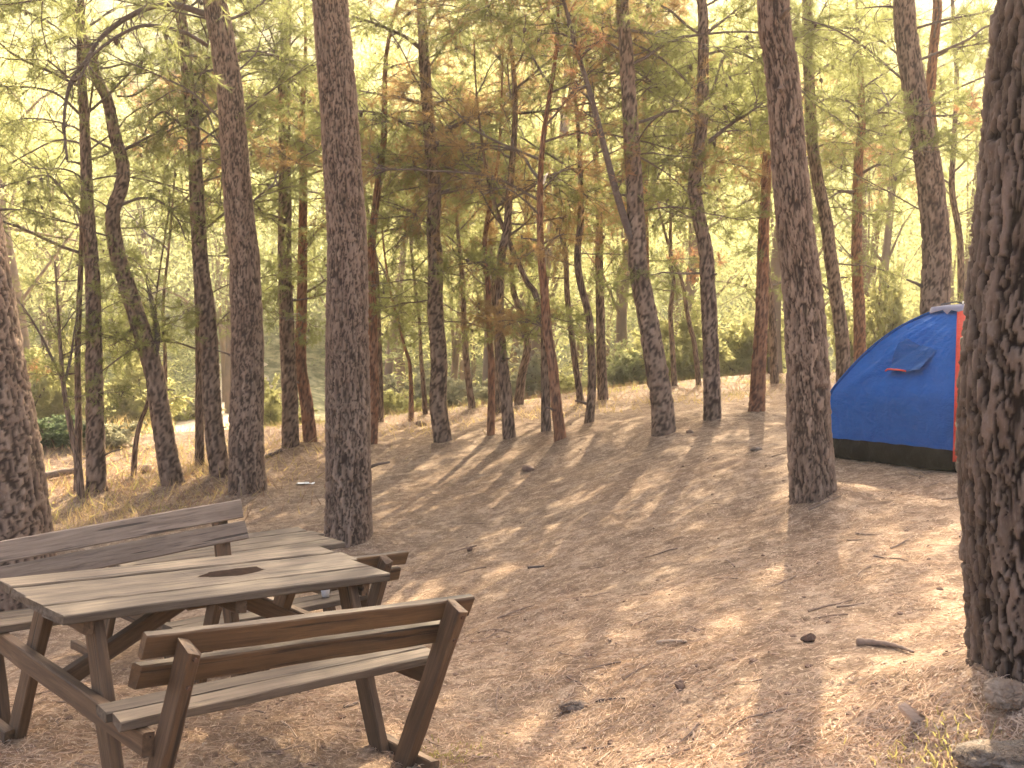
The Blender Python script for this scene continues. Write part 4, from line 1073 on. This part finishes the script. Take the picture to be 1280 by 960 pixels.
n_ = 1500; yq = rgl.uniform(18, 40, n_); xq = -9 - .06 * (yq - 24) + rgl.choice([-1.0, 1.0], n_) * (1.1 + np.abs(rgl.normal(0, .5, n_)))
Pq = ground_frame(xq, yq); dq = rgl.normal(0, .4, (n_, 3)); dq[:, 2] = 1; lq = rgl.uniform(.15, .5, n_)[:, None]; sq = np.cross(dq, rgl.normal(0, 1, (n_, 3))); sq /= np.linalg.norm(sq, axis=1, keepdims=True)
Vq = np.stack([Pq - sq * .012, Pq + sq * .012, Pq + dq * lq], 1).reshape(-1, 3)
tag(link('dry_grass', mesh_np('dry_grass', Vq, np.arange(len(Vq)).reshape(-1, 3)), M['grass']), 'tall straw grass along both edges of the pale track', None, kind='stuff')
for k in range(30):
    pxx = 300 + k * 46 + 14 * math.sin(k * 5) if k < 16 else 30 + (k - 16) * 21; d_ = [17.5, 19, 20.5, 22][k % 4] + .004 * (pxx - 640) if k < 16 else [13.2, 14.6, 16.2][k % 3]
    if 150 < pxx < 240 and d_ > 15: d_ = 14
    q_ = at(pxx, 500, d_); n_ = 260
    r_ = rgl.normal(0, .55, (n_, 2)); x_, y_ = q_.x + r_[:, 0] * 1.6, q_.y + r_[:, 1]
    Pq = ground_frame(x_, y_); dq = rgl.normal(0, .7, (n_, 3)); dq[:, 2] = .8; dq /= np.linalg.norm(dq, axis=1, keepdims=True); lq = rgl.uniform(.06, .26, n_)[:, None]
    sq = np.cross(dq, rgl.normal(0, 1, (n_, 3))); sq /= np.linalg.norm(sq, axis=1, keepdims=True)
    Vq = np.stack([Pq - sq * .006, Pq + sq * .006, Pq + dq * lq], 1).reshape(-1, 3)
    tag(link('brush', mesh_np('brush', Vq, np.arange(len(Vq)).reshape(-1, 3)), M[('grass', 'litter', 'grass_green', 'litter_red')[k % 4]]), 'dry brush and straw along the far edge of the clearing', None, kind='stuff')
mb = MB()
ico = [(0, 0, 1), (.89, 0, .45), (.28, .85, .45), (-.72, .53, .45), (-.72, -.53, .45), (.28, -.85, .45), (.72, .53, -.45), (-.28, .85, -.45), (-.89, 0, -.45), (-.28, -.85, -.45), (.72, -.53, -.45), (0, 0, -1)]
icf = [(0, 1, 2), (0, 2, 3), (0, 3, 4), (0, 4, 5), (0, 5, 1), (1, 6, 2), (2, 7, 3), (3, 8, 4), (4, 9, 5), (5, 10, 1), (6, 7, 2), (7, 8, 3), (8, 9, 4), (9, 10, 5), (10, 6, 1), (11, 7, 6), (11, 8, 7), (11, 9, 8), (11, 10, 9), (11, 6, 10)]
for x, y in zip(*scatter(1700, 2.7, 17)):
    r_ = .004 + .016 * rgl.random() ** 3; z_ = gz(x, y)
    mb.add([(x + a * r_ * rgl.uniform(.7, 1.4), y + b * r_ * rgl.uniform(.7, 1.4), z_ + c * r_ * .6) for a, b, c in ico], icf)
tag(mb.build('pebbles', M['clod']), 'small earth crumbs and pebbles over the ground', None, kind='stuff')

litter('bark_chip_litter', 7000, .030, .006, 'clod', 'brown bark flakes scattered over the needles', 20, thin=-.5)
litter('bark_chip_litter', 4000, .022, .005, 'chip', 'little pale leaf scraps mixed into the litter', 20, thin=-.3)

# ------------------------------------------------------------------ stones, sticks and small things
def stone(label, px, py, wpx, asp, hr, mat, seed, name='stone', cat='stone', sink=.25, rotz=None, sharp=0.0, group=None):
    b = on_ground(px, py); w = wpx / F_PX * b.y / 2
    bm = __import__('bmesh').new(); bm_ = bm
    import bmesh
    bmesh.ops.create_icosphere(bm_, subdivisions=5 if wpx > 30 else 3, radius=1)
    me = bpy.data.meshes.new(name); bm_.to_mesh(me); bm_.free()
    n = len(me.vertices); co = np.zeros(n * 3, np.float32); me.vertices.foreach_get('co', co); co = co.reshape(-1, 3).astype(float)
    d = 1 + .28 * vnoise(co * 1.4 + seed, seed) + .12 * vnoise(co * 3.6 + seed, seed + 1) + .06 * vnoise(co * 8, seed + 2) + .03 * vnoise(co * 17, seed + 3)
    q = co * d[:, None]
    if sharp:
        for k in range(6):
            nn = np.random.default_rng(seed * 7 + k).normal(0, 1, 3); nn /= np.linalg.norm(nn); t = q @ nn - sharp; q = q - np.maximum(t, 0)[:, None] * nn * .92
    q = q * np.array([w, w * asp, w * hr]); q[:, 2] = np.where(q[:, 2] < 0, q[:, 2] * .5, q[:, 2])
    me.vertices.foreach_set('co', q.astype(np.float32).ravel()); me.update()
    o = link(name, me, M[mat], loc=(b.x, b.y, b.z + w * hr * (.35 - sink)), rot=(0, 0, rotz if rotz is not None else seed * 1.3), smooth=True)
    return tag(o, label, cat, group)
stone('flat grey-brown stone lying alone in the open foreground', 720, 886, 46, .5, .38, 'rock', 3, rotz=.15, sharp=.75)
stone('rounded brown boulder at the foot of the dark right trunk', 1256, 897, 54, .9, .85, 'rock', 5, name='boulder', cat='boulder', sink=-.12)
stone('broad grey rock in the bottom right corner', 1268, 972, 150, .7, .34, 'rock_grey', 27, name='boulder', cat='boulder', sink=.1, rotz=.2)
stone('small brown stone on the sandy ground left of the thick leaning trunk', 945, 568, 20, .7, .6, 'rock', 11, sharp=.8)
stone('round earth clod alone in the clearing below the centre clump', 659, 585, 17, .9, .75, 'clod', 13, name='clod', cat='clod', sink=.05)
stone('dark stone at the slope edge beside the grey pine', 527, 532, 14, .9, .7, 'clod', 15, sink=.05)
stone('little reddish stone left of the small brown stone, near the S-shaped pine', 862, 542, 12, .7, .5, 'clod', 16)
stone('dark flattened clod in the foreground right of the flat stone', 852, 862, 11, .9, .8, 'clod', 17, name='clod', cat='clod', sink=.05)
stone('small pale stone in the foreground below the flat stone on its right', 892, 936, 11, .8, .5, 'chip', 18)
stone('small dark stone near the stick in the middle of the clearing', 735, 823, 13, .6, .45, 'clod', 19)
def stick(label, pts, r, mat='twig', name='stick', cat='stick', sides=8, lift=0.0, taper=.6):
    W = [on_ground(x, y) for x, y in pts]; o = W[0].copy()
    mb = MB(); n = 7; Pp = smooth_pts([w - o + Vector((0, 0, r * .6 + lift)) for w in W], n)
    rr = [r * (1 - (1 - taper) * i / (len(Pp) - 1)) * random.uniform(.85, 1.15) for i in range(len(Pp))]
    mb.tube(Pp, rr, sides)
    return tag(mb.build(name, M[mat], loc=o, smooth=True), label, cat)
stick('pale straight stick lying crosswise in the shadow strip', [(822, 801), (840, 802), (858, 802)], .010, 'chip')
stick('dark piece of rotten branch in the sunny patch left of the dark trunk', [(1072, 808), (1095, 810), (1120, 813), (1142, 818)], .019, 'litter_twig', 'dead_branch', 'branch', 8, 0, .25)
stick('thin dark stick pointing out from the flat stone', [(745, 878), (762, 877), (782, 878)], .006)
stick('dark stick beside the small sandy mound', [(660, 716), (670, 712), (680, 709)], .012)
stick('bent grey branch lying at the foot of the straight dark pine on the left', [(333, 575), (342, 571), (352, 566)], .035, 'twig', 'dead_branch', 'branch')
stick('long log lying along the edge behind the left trunk', [(52, 601), (75, 597), (98, 594)], .05, 'wood_grey', 'log', 'log', 10, .04, .9)
stick('thin twig in front of the near bench leg', [(430, 893), (442, 889), (453, 883)], .008)
stick('short twig among the trampled needles under the near bench', [(352, 912), (362, 922), (372, 935)], .005, 'chip')
stick('pale root running out from the foot of the dark right trunk', [(1219, 846), (1232, 858), (1244, 868)], .012, 'rock', 'root', 'root')
stick('slanting pale stick in the foreground near the bottom edge', [(748, 958), (756, 950), (763, 944)], .006, 'chip')
q = stone('cut stump end beside the thin leaning stem in front of the track', 182, 592, 22, .6, .6, 'clod', 23, name='stump', cat='stump', sink=0)
# pale split chip of bark standing in the litter, scrap of paper, cones
b = on_ground(1150, 918)
mb = MB(); Vt = [(-.060, 0, .070), (-.040, -.012, .078), (.020, -.006, .030), (.060, .012, .0), (.038, .02, -.014), (-.012, .016, .022)]
mb.add([(x, y, z) for x, y, z in Vt] + [(x * .95, y + .014, z * .95 - .006) for x, y, z in Vt], [(0, 1, 2, 3, 4, 5), (11, 10, 9, 8, 7, 6)] + [(i, i + 6, (i + 1) % 6 + 6, (i + 1) % 6) for i in range(6)])
tag(mb.build('bark_piece', M['pale_wood'], loc=b, rot=(R(-30), 0, R(10))), 'pale split piece of bark propped up beside the grass tuft at lower right', 'bark piece')
def paper(label, px, py, wpx, loc=None):
    b = on_ground(px, py) if loc is None else loc; w = wpx / F_PX * b.y / 2; V = []; rg = np.random.default_rng(int(px))
    for i in range(6):
        for j in range(6): V.append(((i / 5 * 2 - 1) * w * rg.uniform(.8, 1), (j / 5 * 2 - 1) * w * .7 * rg.uniform(.8, 1), .01 + .012 * rg.random()))
    mb = MB(); mb.add(V, [(i * 6 + j, i * 6 + j + 1, i * 6 + 7 + j, i * 6 + 6 + j) for i in range(5) for j in range(5)])
    return tag(mb.build('paper_scrap', M['white'], loc=b), label, 'litter')
paper('white paper scrap on the ground right of the large arching-branch pine', 382, 605, 24)
for px, py, lb in ((1020, 800, 'pine cone on the ground left of the rotten branch'), (848, 866, 'pine cone near the dark clod in the foreground'), (590, 690, 'pine cone on the bright patch right of the table')):
    b = on_ground(px, py); c = bpy.data.objects.new('pine_cone', CONE); col.objects.link(c); c.location = b + Vector((0, 0, .02)); c.rotation_euler = (R(80), .3, px * .1); tag(c, lb, 'pine cone')
# something pale left on the seat of the second table
M2 = Matrix.Translation(TAB2_LOC) @ Euler(TAB2_ROT).to_matrix().to_4x4()
cup = MB(); ring = [(.022, 0), (.030, .05), (.033, .085), (.030, .086), (.027, .05), (.018, .004)]
cup.add([(r * math.cos(a), r * math.sin(a), z) for r, z in ring for a in np.linspace(0, 2 * math.pi, 16, endpoint=False)],
        [(i * 16 + k, i * 16 + (k + 1) % 16, (i + 1) * 16 + (k + 1) % 16, (i + 1) * 16 + k) for i in range(5) for k in range(16)] + [tuple(range(15, -1, -1)), tuple(80 + k for k in range(16))])
tag(cup.build('cup', M['white'], loc=M2 @ Vector(P(.35, .65, .490)), smooth=True), 'small white cup left on the seat of the second table', 'cup')
# little grey house far away, seen through the gap beside the thick leaning trunk
hb = at(1051, 276, 82); hb.z = gz(hb.x, hb.y)
hs = empty('house', hb, (0, 0, .25)); tag(hs, 'small grey house far off on the slope, between two trunks right of centre', 'house')
hz = at(1051, 268, 82).z - hb.z
mb = MB(); mb.add([(x, y, z) for z in (-.8, 2.2) for x, y in ((-2, -1.6), (2, -1.6), (2, 1.6), (-2, 1.6))], [(0, 1, 5, 4), (1, 2, 6, 5), (2, 3, 7, 6), (3, 0, 4, 7)]); mb.build('wall', M['trap'], hs)
mb = MB(); mb.add([(-2.3, -1.9, 2.15), (2.3, -1.9, 2.15), (2.3, 1.9, 2.15), (-2.3, 1.9, 2.15), (-2.3, 0, 3.1), (2.3, 0, 3.1)], [(0, 1, 5, 4), (2, 3, 4, 5), (0, 4, 3), (1, 2, 5), (3, 2, 1, 0)]); mb.build('roof', M['roof'], hs)

# ------------------------------------------------------------------ hazy air
HAZE = .0010
mb = MB(); x0, x1, y0, y1, z0, z1 = -265, 265, -45, 245, -9, 125
mb.add([(x, y, z) for z in (z0, z1) for x, y in ((x0, y0), (x1, y0), (x1, y1), (x0, y1))], [(3, 2, 1, 0), (4, 5, 6, 7), (0, 1, 5, 4), (1, 2, 6, 5), (2, 3, 7, 6), (3, 0, 4, 7)])
m, nt, out = new_mat('hazy_air')
v = N(nt, 'ShaderNodeVolumePrincipled', inp={'Density': HAZE, 'Anisotropy': .45}); v.inputs['Color'].default_value = (1, .95, .84, 1)
nt.links.new(v.outputs[0], out.inputs['Volume'])
hz_o = tag(mb.build('haze', m), None, None, kind='stuff')
